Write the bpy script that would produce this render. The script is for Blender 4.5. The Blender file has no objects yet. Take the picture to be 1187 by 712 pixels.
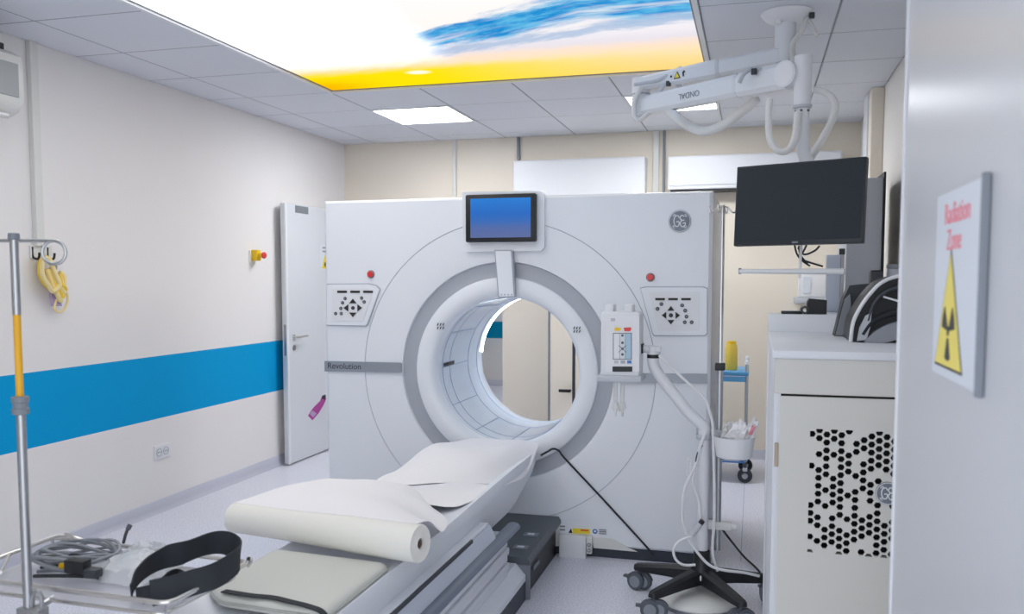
import bpy, bmesh, math, random
from mathutils import Vector, Matrix
random.seed(7)
PI = math.pi
SC = bpy.context.scene
COL = SC.collection

# ------------------------------------------------------------------ camera
CAM_H = 1.45
FPX, PCX, PCY = 1021.5, 593.5, 395.0        # focal length and principal point, 1187x712 frame
YAW, PITCH = 0.268155, 0.069537
cd = bpy.data.cameras.new('camera')
cam = bpy.data.objects.new('camera', cd); COL.objects.link(cam)
cd.sensor_width = 36.0; cd.lens = FPX / 1187 * 36.0
cd.shift_y = (PCY - 356.0) / 1187.0
cd.clip_start = 0.05
cd.dof.use_dof = True; cd.dof.focus_distance = 4.2; cd.dof.aperture_fstop = 4.5
cam.location = (0, 0, CAM_H)
cam.rotation_euler = (PI / 2 - PITCH, 0, YAW)
SC.camera = cam

# ------------------------------------------------------------------ world, lamps, exposure
w = bpy.data.worlds.new('world'); SC.world = w; w.use_nodes = True
w.node_tree.nodes['Background'].inputs[0].default_value = (0.80, 0.84, 0.9, 1)
w.node_tree.nodes['Background'].inputs[1].default_value = 1.7
SC.view_settings.view_transform = 'Standard'
SC.view_settings.look = 'None'
SC.view_settings.gamma = 1.0
SC.view_settings.use_curve_mapping = False
SC.view_settings.exposure = 0.47
PANEL_STRENGTH = 16.0         # the square ceiling lamps
SKY_STRENGTH = 0.76           # the backlit sky ceiling
SKY_WHITE = 2.0              # its overexposed corner

# ------------------------------------------------------------------ pixel helpers (1187x712 frame)
_cy, _sy, _cp, _sp = math.cos(YAW), math.sin(YAW), math.cos(PITCH), math.sin(PITCH)
FWD = Vector((-_sy * _cp, _cy * _cp, -_sp)); RGT = Vector((_cy, _sy, 0)); UPV = RGT.cross(FWD)
EYE = Vector((0, 0, CAM_H))
def ray(x, y): return FWD + RGT * ((x - PCX) / FPX) - UPV * ((y - PCY) / FPX)
def on_x(x, y, X): d = ray(x, y); return EYE + d * (X / d.x)
def on_y(x, y, Y): d = ray(x, y); return EYE + d * (Y / d.y)
def on_z(x, y, Z): d = ray(x, y); return EYE + d * ((Z - CAM_H) / d.z)

# ------------------------------------------------------------------ materials
def lin(c): return tuple(((v / 255) / 12.92 if v / 255 <= .04045 else ((v / 255 + .055) / 1.055) ** 2.4) for v in c)
MATS = {}
def mat(name, rgb, rough=.5, metal=0., spec=.5, noise=0., nscale=40., bump=0., bscale=200., alpha=1., trans=0., coat=0., emit=None, estr=0.):
    m = bpy.data.materials.new(name); m.use_nodes = True
    nt = m.node_tree; b = nt.nodes['Principled BSDF']
    c = lin(rgb) + (1,)
    b.inputs['Base Color'].default_value = c
    b.inputs['Roughness'].default_value = rough
    b.inputs['Metallic'].default_value = metal
    b.inputs['Specular IOR Level'].default_value = spec
    b.inputs['Alpha'].default_value = alpha
    b.inputs['Transmission Weight'].default_value = trans
    b.inputs['Coat Weight'].default_value = coat
    if emit:
        b.inputs['Emission Color'].default_value = lin(emit) + (1,); b.inputs['Emission Strength'].default_value = estr
    tc = nt.nodes.new('ShaderNodeTexCoord')
    n = nt.nodes.new('ShaderNodeTexNoise'); n.inputs['Scale'].default_value = nscale; n.inputs['Detail'].default_value = 4
    nt.links.new(tc.outputs['Object'], n.inputs['Vector'])
    if noise:
        mx = nt.nodes.new('ShaderNodeMixRGB'); mx.blend_type = 'MIX'
        mx.inputs[1].default_value = tuple(v * (1 - noise) for v in c[:3]) + (1,)
        mx.inputs[2].default_value = tuple(min(1, v * (1 + noise)) for v in c[:3]) + (1,)
        nt.links.new(n.outputs['Fac'], mx.inputs[0]); nt.links.new(mx.outputs[0], b.inputs['Base Color'])
    if bump:
        n2 = nt.nodes.new('ShaderNodeTexNoise'); n2.inputs['Scale'].default_value = bscale; n2.inputs['Detail'].default_value = 3
        nt.links.new(tc.outputs['Object'], n2.inputs['Vector'])
        bp = nt.nodes.new('ShaderNodeBump'); bp.inputs['Strength'].default_value = bump; bp.inputs['Distance'].default_value = .002
        nt.links.new(n2.outputs['Fac'], bp.inputs['Height']); nt.links.new(bp.outputs[0], b.inputs['Normal'])
    MATS[name] = m
    return m
M = MATS
def nd(nt, t, **kw):
    n = nt.nodes.new(t)
    for k, v in kw.items(): setattr(n, k, v)
    return n
def mth(nt, op, a, b=None, clamp=False):
    n = nt.nodes.new('ShaderNodeMath'); n.operation = op; n.use_clamp = clamp
    for i, v in enumerate((a, b)):
        if v is None: continue
        if isinstance(v, (int, float)): n.inputs[i].default_value = v
        else: nt.links.new(v, n.inputs[i])
    return n.outputs[0]
def mixc(nt, f, a, b):
    n = nt.nodes.new('ShaderNodeMixRGB')
    for i, v in ((0, f), (1, a), (2, b)):
        if isinstance(v, (int, float)): n.inputs[i].default_value = v
        elif isinstance(v, tuple): n.inputs[i].default_value = v
        else: nt.links.new(v, n.inputs[i])
    return n.outputs[0]
def smooth(nt, v, lo, hi):
    n = nt.nodes.new('ShaderNodeMapRange'); n.interpolation_type = 'SMOOTHSTEP'
    nt.links.new(v, n.inputs[0]); n.inputs[1].default_value = lo; n.inputs[2].default_value = hi
    return n.outputs[0]

def striped_wall(name, rgb, stripe, z0, z1):
    m = mat(name, rgb, .75, spec=.15, noise=.012, nscale=2.5, bump=.08, bscale=300)
    nt = m.node_tree; b = nt.nodes['Principled BSDF']
    src = b.inputs['Base Color'].links[0].from_socket
    g = nd(nt, 'ShaderNodeNewGeometry'); s = nd(nt, 'ShaderNodeSeparateXYZ'); nt.links.new(g.outputs['Position'], s.inputs[0])
    f = mth(nt, 'MULTIPLY', mth(nt, 'GREATER_THAN', s.outputs[2], z0), mth(nt, 'LESS_THAN', s.outputs[2], z1))
    nt.links.new(mixc(nt, f, src, lin(stripe) + (1,)), b.inputs['Base Color'])
    return m
striped_wall('left_wall_paint', (240, 237, 236), (0, 160, 220), .586, .975)
striped_wall('corridor_paint', (226, 226, 226), (0, 140, 176), .648, .877)
mat('rear_wall_paint', (240, 231, 216), .6, noise=.012, nscale=2.5, bump=.08, bscale=300)
mat('right_wall_paint', (240, 237, 233), .6, noise=.012, nscale=2.5, bump=.08, bscale=300)
mat('ceiling_tile_white', (228, 231, 239), .85, noise=.02, nscale=180, bump=.25, bscale=600)
mat('ceiling_joint', (158, 161, 170), .8)
mat('trim_white', (232, 234, 238), .4)
mat('skirting', (196, 198, 212), .45, noise=.06, nscale=160)
mat('gantry_white', (240, 243, 248), .34, spec=.45)
mat('gantry_seam', (178, 183, 193), .5)
mat('gantry_ring_grey', (176, 180, 189), .4)
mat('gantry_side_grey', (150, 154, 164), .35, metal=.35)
mat('bore_blue_white', (226, 238, 252), .22, spec=.5, coat=.3)
mat('bore_seam', (165, 180, 208), .5)
mat('badge_grey', (160, 165, 173), .35, metal=.3)
mat('logo_grey', (128, 136, 148), .4, metal=.2)
mat('plastic_white', (236, 237, 240), .4)
mat('plastic_offwhite', (226, 226, 222), .45)
mat('plastic_black', (26, 28, 32), .45)
mat('plastic_charcoal', (58, 62, 68), .5)
mat('plastic_grey', (128, 134, 142), .45)
mat('red_button', (226, 62, 56), .3)
mat('yellow_plastic', (242, 200, 18), .4)
mat('chrome', (214, 212, 208), .27, metal=1.0)
mat('brushed_steel', (178, 180, 182), .32, metal=.95)
mat('dark_plinth', (52, 58, 68), .5)
mat('block_grey', (92, 98, 104), .5, noise=.08, nscale=60)
mat('table_white', (228, 231, 238), .35)
mat('table_blue_white', (200, 208, 222), .35)
mat('rail_grey', (120, 130, 146), .35, metal=.3)
mat('mattress_vinyl', (206, 207, 200), .42, noise=.02, nscale=8, bump=.15, bscale=500)
mat('mattress_edge', (170, 172, 166), .5)
mat('paper', (244, 242, 244), .75, noise=.01, nscale=30, bump=.25, bscale=90)
mat('paper_roll_cream', (238, 236, 228), .75, noise=.015, nscale=60, bump=.2, bscale=90)
mat('cardboard_core', (120, 108, 96), .8)
mat('cabinet_beige', (222, 221, 215), .5, noise=.01, nscale=5)
mat('cabinet_white', (232, 235, 240), .4)
mat('hinge_tan', (186, 170, 152), .5)
mat('bottle_yellow', (236, 204, 84), .4)
mat('hole_black', (10, 10, 12), .8)
mat('door_paint', (200, 202, 206), .28, noise=.01, nscale=2, spec=.5)
mat('rear_door_paint', (218, 222, 228), .4)
mat('steel_lock', (150, 152, 156), .3, metal=.9)
mat('sign_white', (222, 228, 236), .35)
mat('sign_yellow', (246, 222, 60), .45)
mat('sign_pale_yellow', (242, 224, 104), .5)
mat('sign_black', (38, 36, 34), .5)
mat('sign_red', (236, 140, 152), .5)
mat('magenta', (176, 56, 150), .45)
mat('monitor_black', (40, 44, 50), .42)
mat('monitor_screen', (46, 53, 60), .5, spec=.25)
mat('sleeve_clear', (246, 246, 244), .3, alpha=.72)
mat('cable_white', (232, 232, 234), .45)
mat('cable_black', (34, 36, 42), .5)
mat('cable_grey', (142, 146, 152), .45)
mat('strap_black', (40, 44, 50), .8, bump=.3, bscale=500)
mat('plastic_bag', (228, 232, 236), .2, alpha=.55, bump=.6, bscale=40)
mat('tray_clear', (206, 206, 212), .3, alpha=.5)
mat('blue_shelf', (92, 160, 208), .4)
mat('caster_grey', (86, 92, 100), .5)
mat('caster_hub', (140, 146, 154), .5)
mat('injector_white', (230, 232, 236), .4)
mat('injector_edge', (196, 200, 206), .45)
mat('pale_blue_print', (176, 206, 226), .5)
mat('mid_blue', (74, 128, 190), .5)
mat('lilac', (180, 160, 196), .5)
mat('pale_yellow_cloth', (240, 220, 160), .7)
mat('strap_yellow', (242, 206, 60), .6)
mat('ac_grey', (168, 171, 172), .5)
mat('locker_grey', (186, 190, 198), .45)
mat('amber', (236, 176, 32), .35)
mat('pink_print', (226, 150, 160), .6)
mat('gold_pin', (220, 180, 40), .3, metal=.8)
mat('lamp_diffuser', (255, 255, 255), .5, emit=(250, 252, 255), estr=PANEL_STRENGTH)
mat('bore_light', (255, 255, 255), .5, emit=(225, 240, 255), estr=26.0)

def floor_mat():
    m = mat('vinyl_floor', (203, 204, 216), .32, bump=.03, bscale=400)
    nt = m.node_tree; b = nt.nodes['Principled BSDF']
    tc = nd(nt, 'ShaderNodeTexCoord')
    n = nd(nt, 'ShaderNodeTexNoise'); n.inputs['Scale'].default_value = 130; n.inputs['Detail'].default_value = 3
    n2 = nd(nt, 'ShaderNodeTexNoise'); n2.inputs['Scale'].default_value = 1.5
    nt.links.new(tc.outputs['Object'], n.inputs['Vector']); nt.links.new(tc.outputs['Object'], n2.inputs['Vector'])
    f = smooth(nt, n.outputs['Fac'], .42, .62)
    c = mixc(nt, f, lin((208, 208, 224)) + (1,), lin((242, 243, 248)) + (1,))
    c = mixc(nt, mth(nt, 'MULTIPLY', n2.outputs['Fac'], .12), c, lin((220, 220, 230)) + (1,))
    nt.links.new(c, b.inputs['Base Color'])
floor_mat()

def sky_mat(x0, wd, yfar):
    """printed sunset sky, lit from behind"""
    m = bpy.data.materials.new('sky_print'); m.use_nodes = True; MATS['sky_print'] = m
    nt = m.node_tree; nt.nodes.clear()
    out = nd(nt, 'ShaderNodeOutputMaterial'); em = nd(nt, 'ShaderNodeEmission'); nt.links.new(em.outputs[0], out.inputs[0])
    g = nd(nt, 'ShaderNodeNewGeometry'); s = nd(nt, 'ShaderNodeSeparateXYZ'); nt.links.new(g.outputs['Position'], s.inputs[0])
    u = mth(nt, 'DIVIDE', mth(nt, 'SUBTRACT', s.outputs[0], x0), wd)
    v = mth(nt, 'SUBTRACT', yfar, s.outputs[1])
    cv = nd(nt, 'ShaderNodeCombineXYZ'); nt.links.new(u, cv.inputs[0]); nt.links.new(v, cv.inputs[1])
    ctr = mth(nt, 'MINIMUM', mth(nt, 'ADD', .93, mth(nt, 'MULTIPLY', mth(nt, 'SUBTRACT', u, .40), 1.02)), 1.32)
    nt.links.new(mth(nt, 'MULTIPLY', u, 2.4), cv.inputs[0]); nt.links.new(mth(nt, 'SUBTRACT', v, ctr), cv.inputs[1])
    mp = nd(nt, 'ShaderNodeMapping'); mp.inputs['Scale'].default_value = (1.5, 3.4, 1)
    nt.links.new(cv.outputs[0], mp.inputs[0])
    n1 = nd(nt, 'ShaderNodeTexNoise'); n1.inputs['Scale'].default_value = 1.3; n1.inputs['Detail'].default_value = 6; n1.inputs['Roughness'].default_value = .6
    n2 = nd(nt, 'ShaderNodeTexNoise'); n2.inputs['Scale'].default_value = 3.6; n2.inputs['Detail'].default_value = 8; n2.inputs['Roughness'].default_value = .62
    nt.links.new(mp.outputs[0], n1.inputs['Vector']); nt.links.new(mp.outputs[0], n2.inputs['Vector'])
    a = mth(nt, 'SUBTRACT', n1.outputs['Fac'], .5); b = mth(nt, 'SUBTRACT', n2.outputs['Fac'], .5)
    # height bands away from the sunset edge
    vv = mth(nt, 'ADD', v, mth(nt, 'MULTIPLY', b, .16))
    rp = nd(nt, 'ShaderNodeValToRGB'); nt.links.new(mth(nt, 'DIVIDE', vv, 2.0), rp.inputs[0])
    cr = rp.color_ramp
    stops = [(0.0, (255, 214, 130)), (.08, (255, 217, 140)), (.16, (255, 222, 158)), (.24, (255, 228, 186)), (.31, (250, 226, 206)), (.37, (232, 226, 234)), (.44, (240, 236, 242)), (.62, (252, 246, 242)), (1., (250, 250, 252))]
    cr.elements[0].position = 0; cr.elements[0].color = lin(stops[0][1]) + (1,)
    cr.elements[1].position = 1; cr.elements[1].color = lin(stops[-1][1]) + (1,)
    for p, c in stops[1:-1]:
        e = cr.elements.new(p); e.color = lin(c) + (1,)
    col = rp.outputs[0]
    # brighter yellow towards the left of the sunset edge
    yl = mth(nt, 'MULTIPLY', mth(nt, 'SUBTRACT', 1., smooth(nt, vv, .36, .56)), mth(nt, 'SUBTRACT', 1., smooth(nt, u, .30, .98)))
    col = mixc(nt, yl, col, lin((255, 226, 10)) + (1,))
    ol = mth(nt, 'MULTIPLY', mth(nt, 'SUBTRACT', 1., smooth(nt, vv, .1, .4)), mth(nt, 'SUBTRACT', 1., smooth(nt, u, .0, .22)))
    col = mixc(nt, ol, col, lin((255, 186, 0)) + (1,))
    # blue streak, rising to the right, then level
    dist = mth(nt, 'ADD', mth(nt, 'SUBTRACT', v, ctr), mth(nt, 'MULTIPLY', a, .5))
    dist = mth(nt, 'ADD', dist, mth(nt, 'MULTIPLY', b, .22))
    wdt = mth(nt, 'ADD', .17, mth(nt, 'MULTIPLY', smooth(nt, u, .5, 1.), .16))
    streak = mth(nt, 'SUBTRACT', 1., smooth(nt, mth(nt, 'DIVIDE', mth(nt, 'ABSOLUTE', dist), wdt), .45, 1.25))
    streak = mth(nt, 'MULTIPLY', streak, smooth(nt, u, .38, .46))
    mp2 = nd(nt, 'ShaderNodeMapping'); mp2.inputs['Scale'].default_value = (1.1, 6.5, 1); nt.links.new(cv.outputs[0], mp2.inputs[0])
    n3 = nd(nt, 'ShaderNodeTexNoise'); n3.inputs['Scale'].default_value = 1.3; n3.inputs['Detail'].default_value = 7; n3.inputs['Roughness'].default_value = .6; nt.links.new(mp2.outputs[0], n3.inputs['Vector'])
    streak = mth(nt, 'MULTIPLY', streak, mth(nt, 'SUBTRACT', 1., mth(nt, 'MULTIPLY', smooth(nt, n3.outputs['Fac'], .46, .70), .6)))
    bl = mixc(nt, smooth(nt, b, -.12, .14), lin((24, 138, 208)) + (1,), lin((96, 184, 228)) + (1,))
    col = mixc(nt, streak, col, bl)
    # grey-blue cloud below the streak
    d2 = mth(nt, 'ADD', mth(nt, 'SUBTRACT', v, mth(nt, 'ADD', .74, mth(nt, 'MULTIPLY', mth(nt, 'SUBTRACT', u, .4), .55))), mth(nt, 'MULTIPLY', b, .25))
    st2 = mth(nt, 'SUBTRACT', 1., smooth(nt, mth(nt, 'ABSOLUTE', d2), .02, .11))
    st2 = mth(nt, 'MULTIPLY', mth(nt, 'MULTIPLY', st2, smooth(nt, u, .36, .44)), .75)
    col = mixc(nt, st2, col, lin((160, 186, 218)) + (1,))
    # more broken blue higher up, out of the burnt-out corner
    st3 = mth(nt, 'MULTIPLY', smooth(nt, mth(nt, 'ADD', a, mth(nt, 'MULTIPLY', b, .5)), .04, .2), mth(nt, 'MULTIPLY', smooth(nt, v, 1.45, 1.8), smooth(nt, u, .45, .75)))
    col = mixc(nt, st3, col, lin((70, 165, 222)) + (1,))
    # overexposure mixed in as white on the left, with stronger emission
    wu = mth(nt, 'ADD', u, mth(nt, 'MULTIPLY', a, .10))
    white = mth(nt, 'MULTIPLY', mth(nt, 'SUBTRACT', 1., smooth(nt, wu, .30, .47)), smooth(nt, vv, .45, 1.0))
    col = mixc(nt, white, col, (1, 1, 1, 1))
    # the little sun
    dx = mth(nt, 'MULTIPLY', mth(nt, 'SUBTRACT', u, .31), 2.4); dy = mth(nt, 'MULTIPLY', mth(nt, 'SUBTRACT', v, .35), 1.6)
    rr = mth(nt, 'SQRT', mth(nt, 'ADD', mth(nt, 'MULTIPLY', dx, dx), mth(nt, 'MULTIPLY', dy, dy)))
    col = mixc(nt, mth(nt, 'SUBTRACT', 1., smooth(nt, rr, .03, .10)), col, (1, 1, .8, 1))
    nt.links.new(col, em.inputs[0])
    nt.links.new(mth(nt, 'ADD', SKY_STRENGTH, mth(nt, 'MULTIPLY', white, SKY_WHITE - SKY_STRENGTH)), em.inputs[1])

def screen_mat():
    """blue display that fades to grey-violet at the bottom"""
    m = bpy.data.materials.new('blue_display'); m.use_nodes = True; MATS['blue_display'] = m
    nt = m.node_tree; b = nt.nodes['Principled BSDF']
    b.inputs['Base Color'].default_value = (.01, .02, .04, 1); b.inputs['Roughness'].default_value = .25
    g = nd(nt, 'ShaderNodeNewGeometry'); s = nd(nt, 'ShaderNodeSeparateXYZ'); nt.links.new(g.outputs['Position'], s.inputs[0])
    mr = nd(nt, 'ShaderNodeMapRange'); nt.links.new(s.outputs[2], mr.inputs[0]); mr.inputs[1].default_value = 1.66; mr.inputs[2].default_value = 1.875
    rp = nd(nt, 'ShaderNodeValToRGB'); nt.links.new(mr.outputs[0], rp.inputs[0])
    cr = rp.color_ramp; cr.elements[0].color = lin((86, 100, 148)) + (1,); cr.elements[1].color = lin((14, 118, 206)) + (1,)
    for p, c in ((.25, (76, 98, 158)), (.42, (42, 98, 176)), (.6, (10, 96, 186))):
        e = cr.elements.new(p); e.color = lin(c) + (1,)
    nt.links.new(rp.outputs[0], b.inputs['Emission Color']); b.inputs['Emission Strength'].default_value = .72
screen_mat()

# ------------------------------------------------------------------ mesh builder
WOFF = {}
def fix(o): WOFF[o] = Vector(o.location) + (WOFF[o.parent] if o.parent else Vector())
def frame_of(t):
    t = t.normalized(); a = Vector((0, 0, 1)) if abs(t.z) < .9 else Vector((1, 0, 0))
    n = t.cross(a).normalized(); return n, t.cross(n).normalized()
class MB:
    def __init__(s): s.bm = bmesh.new()
    def box(s, x0, x1, y0, y1, z0, z1, bev=0., seg=2, mtx=None):
        r = bmesh.ops.create_cube(s.bm, size=1); vs = r['verts']
        bmesh.ops.scale(s.bm, vec=(x1 - x0, y1 - y0, z1 - z0), verts=vs)
        bmesh.ops.translate(s.bm, vec=((x0 + x1) / 2, (y0 + y1) / 2, (z0 + z1) / 2), verts=vs)
        if bev:
            es = list({e for v in vs for e in v.link_edges})
            q = bmesh.ops.bevel(s.bm, geom=es, offset=bev, segments=seg, affect='EDGES', profile=.5)
            vs = list({v for f in q['faces'] for v in f.verts} | {v for v in vs if v.is_valid})
        if mtx is not None: bmesh.ops.transform(s.bm, matrix=mtx, verts=vs)
        return s
    def ring(s, pts): return [s.bm.verts.new(p) for p in pts]
    def bridge(s, a, b, closed=True):
        n = len(a)
        for i in range(n if closed else n - 1):
            j = (i + 1) % n
            try: s.bm.faces.new((a[i], a[j], b[j], b[i]))
            except ValueError: pass
    def cap(s, a):
        try: s.bm.faces.new(a)
        except ValueError: pass
    def loft(s, rings, cap0=True, cap1=True, closed=True):
        rs = [s.ring(r) for r in rings]
        for a, b in zip(rs, rs[1:]): s.bridge(a, b, closed)
        if cap0: s.cap(rs[0])
        if cap1: s.cap(rs[-1])
        return s
    def cyl(s, p0, p1, r0, r1=None, n=16, cap=True):
        p0, p1 = Vector(p0), Vector(p1); r1 = r0 if r1 is None else r1
        a, b = frame_of(p1 - p0)
        f = lambda p, r: [p + a * (r * math.cos(2 * PI * i / n)) + b * (r * math.sin(2 * PI * i / n)) for i in range(n)]
        return s.loft([f(p0, r0), f(p1, r1)], cap, cap)
    def lathe(s, prof, c, axis='Z', n=32, a0=0., a1=2 * PI, caps=False):
        full = abs(a1 - a0 - 2 * PI) < 1e-6
        k = n if full else n + 1
        c = Vector(c); rings = []
        for r, h in prof:
            pts = []
            for i in range(k):
                t = a0 + (a1 - a0) * i / n
                if axis == 'Z': pts.append(c + Vector((r * math.cos(t), r * math.sin(t), h)))
                elif axis == 'Y': pts.append(c + Vector((r * math.cos(t), h, r * math.sin(t))))
                else: pts.append(c + Vector((h, r * math.cos(t), r * math.sin(t))))
            rings.append(pts)
        return s.loft(rings, caps, caps, closed=full)
    def tube(s, pts, r, n=8, closed=False, flat=None):
        P = [Vector(p) for p in pts]; N = len(P); rings = []
        rr = r if isinstance(r, (list, tuple)) else [r] * N
        prev = None
        for i in range(N):
            if closed: t = P[(i + 1) % N] - P[i - 1]
            else: t = P[min(i + 1, N - 1)] - P[max(i - 1, 0)]
            if t.length < 1e-9: t = Vector((0, 0, 1))
            t.normalize()
            if prev is None: a, b = frame_of(t)
            else:
                a = prev - t * prev.dot(t)
                a = a.normalized() if a.length > 1e-6 else frame_of(t)[0]
                b = t.cross(a).normalized()
            prev = a
            fa, fb = (1, 1) if flat is None else flat
            rings.append([P[i] + a * (rr[i] * fa * math.cos(2 * PI * k / n)) + b * (rr[i] * fb * math.sin(2 * PI * k / n)) for k in range(n)])
        if closed: rings.append(rings[0][:])
        return s.loft(rings, not closed, not closed)
    def ribbon(s, pts, width_dir, w, th):
        """flat strap: pts along the centre, width along width_dir (or list)"""
        P = [Vector(p) for p in pts]; N = len(P); rings = []
        for i in range(N):
            t = (P[min(i + 1, N - 1)] - P[max(i - 1, 0)]).normalized()
            wd = Vector(width_dir[i] if isinstance(width_dir, list) else width_dir)
            wd = (wd - t * wd.dot(t)).normalized(); nn = t.cross(wd)
            rings.append([P[i] + wd * w / 2 + nn * th / 2, P[i] - wd * w / 2 + nn * th / 2, P[i] - wd * w / 2 - nn * th / 2, P[i] + wd * w / 2 - nn * th / 2])
        return s.loft(rings)
    def prism(s, pts, d):
        """polygon of 3-D points pushed along d"""
        d = Vector(d); P = [Vector(p) for p in pts]
        return s.loft([P, [p + d for p in P]])
    def sheet(s, grid, th=0.0):
        g = [[s.bm.verts.new(p) for p in row] for row in grid]
        for a, b in zip(g, g[1:]):
            for i in range(len(a) - 1): s.bm.faces.new((a[i], a[i + 1], b[i + 1], b[i]))
        return s
    def build(s, name, material, parent=None, ang=35, origin=None, solid=0., sub=0, data_only=False):
        if solid: 
            bmesh.ops.recalc_face_normals(s.bm, faces=s.bm.faces)
            bmesh.ops.solidify(s.bm, geom=s.bm.faces[:], thickness=solid)
        bmesh.ops.recalc_face_normals(s.bm, faces=s.bm.faces)
        me = bpy.data.meshes.new(name); s.bm.to_mesh(me); s.bm.free()
        me.materials.append(M[material])
        if ang:
            for p in me.polygons: p.use_smooth = True
            me.set_sharp_from_angle(angle=math.radians(ang))
        if data_only: return me
        o = bpy.data.objects.new(name, me); COL.objects.link(o)
        if parent is not None:
            o.parent = parent; off = WOFF[parent]; loc = Vector((0, 0, 0))
            if origin is not None: loc = Vector(origin) - off; off = Vector(origin)
        else:
            if origin is None:
                xs = [v.co for v in me.vertices]
                lo = Vector((min(v.x for v in xs), min(v.y for v in xs), min(v.z for v in xs))); hi = Vector((max(v.x for v in xs), max(v.y for v in xs), max(v.z for v in xs)))
                origin = Vector(((lo.x + hi.x) / 2, (lo.y + hi.y) / 2, lo.z))
            off = Vector(origin); loc = off
        me.transform(Matrix.Translation(-off)); o.location = loc
        fix(o)
        if sub:
            md = o.modifiers.new('subdivision', 'SUBSURF'); md.levels = sub; md.render_levels = sub
        return o
def thing(name, label, cat, loc, group=None):
    o = bpy.data.objects.new(name, None); COL.objects.link(o); o.location = loc; o.empty_display_size = .1
    o['label'] = label; o['category'] = cat
    if group: o['group'] = group
    fix(o); return o
def tag(o, label, cat, group=None):
    o['label'] = label; o['category'] = cat
    if group: o['group'] = group
    return o
def struct(o): o['kind'] = 'structure'; return o
def B(*a, **k): return MB().box(*a, **k)
def copy_part(o, parent, loc, rot=None):
    c = o.copy(); COL.objects.link(c); c.parent = parent; c.location = Vector(loc) - WOFF[parent]
    if rot is not None: c.rotation_euler = rot
    fix(c); return c
def text(name, s, material, parent, size, mtx, extrude=.0004):
    cu = bpy.data.curves.new(name, 'FONT'); cu.body = s; cu.size = size; cu.extrude = extrude; cu.align_x = 'CENTER'; cu.align_y = 'CENTER'
    t = bpy.data.objects.new(name, cu); me = bpy.data.meshes.new_from_object(t); bpy.data.objects.remove(t); bpy.data.curves.remove(cu)
    me.name = name; me.materials.clear(); me.materials.append(M[material])
    o = bpy.data.objects.new(name, me); COL.objects.link(o); o.parent = parent
    off = WOFF[parent] if parent else Vector()
    o.matrix_local = Matrix.Translation(-off) @ mtx; fix(o); return o
def bez(pts, n=8):
    """Catmull-Rom through points"""
    P = [Vector(p) for p in pts]; out = []
    for i in range(len(P) - 1):
        p0 = P[max(i - 1, 0)]; p1 = P[i]; p2 = P[i + 1]; p3 = P[min(i + 2, len(P) - 1)]
        for k in range(n):
            t = k / n
            out.append(.5 * ((2 * p1) + (p2 - p0) * t + (2 * p0 - 5 * p1 + 4 * p2 - p3) * t * t + (3 * p1 - p0 - 3 * p2 + p3) * t ** 3))
    out.append(P[-1]); return out

# ------------------------------------------------------------------ room
XL, XR, YF, YB, ZC = -3.56, .76, .62, 7.3, 2.65
struct(B(-5.2, 2.2, -2.5, 13.0, -.1, 0).build('floor', 'vinyl_floor', ang=0))
struct(B(XL - .15, XL, YF - .12, 11.6, 0, 2.8).build('wall_left', 'left_wall_paint', ang=0))
wr = MB(); wr.box(XL, -3.45, YB, YB + .12, 0, 2.8); wr.box(-3.45, -2.09, YB, YB + .12, 2.09, 2.8); wr.box(-2.09, XR + .15, YB, YB + .12, 0, 2.8)
struct(wr.build('wall_rear', 'rear_wall_paint', ang=0))
struct(B(XR, XR + .15, YF - .12, YB, 0, 2.8).build('wall_right', 'right_wall_paint', ang=0))
wf = MB(); wf.box(.335, XR, YF - .12, YF, 0, 2.8); wf.box(-1.5, .335, YF - .12, YF, 2.2, 2.8); wf.box(XL, -1.5, YF - .12, YF, 0, 2.8)
struct(wf.build('wall_front', 'right_wall_paint', ang=0))
# corridor seen through the scanner's bore
struct(B(XL, -1.0, 11.5, 11.62, 0, 2.8).build('wall_corridor', 'corridor_paint', ang=0))
struct(B(-1.12, -1.0, YB + .12, 11.5, 0, 2.8).build('wall_corridor_side', 'rear_wall_paint', ang=0))
def skirting(name, pts):
    """coved skirting swept along the wall foot: pts = (x0,y0,x1,y1,nx,ny)"""
    x0, y0, x1, y1, nx, ny = pts
    prof = [(0, 0), (.03, 0), (.02, .012), (.012, .03), (.008, .075), (0, .08)]
    m = MB(); m.loft([[Vector((x0 + nx * a, y0 + ny * a, z)) for a, z in prof], [Vector((x1 + nx * a, y1 + ny * a, z)) for a, z in prof]])
    return struct(m.build(name, 'skirting', ang=60))
skirting('baseboard_left', (XL, YF, XL, YB, 1, 0))
skirting('baseboard_rear', (-2.09, YB, XR, YB, 0, -1))
skirting('baseboard_right', (XR, YF, XR, YB, -1, 0))
skirting('baseboard_corridor', (XL, 11.5, -1.12, 11.5, 0, -1))
# welded seam in the vinyl
struct(B(-.045, -.041, 4.6, 7.27, 0, .0012).build('trim_1', 'gantry_seam', ang=0))

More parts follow.
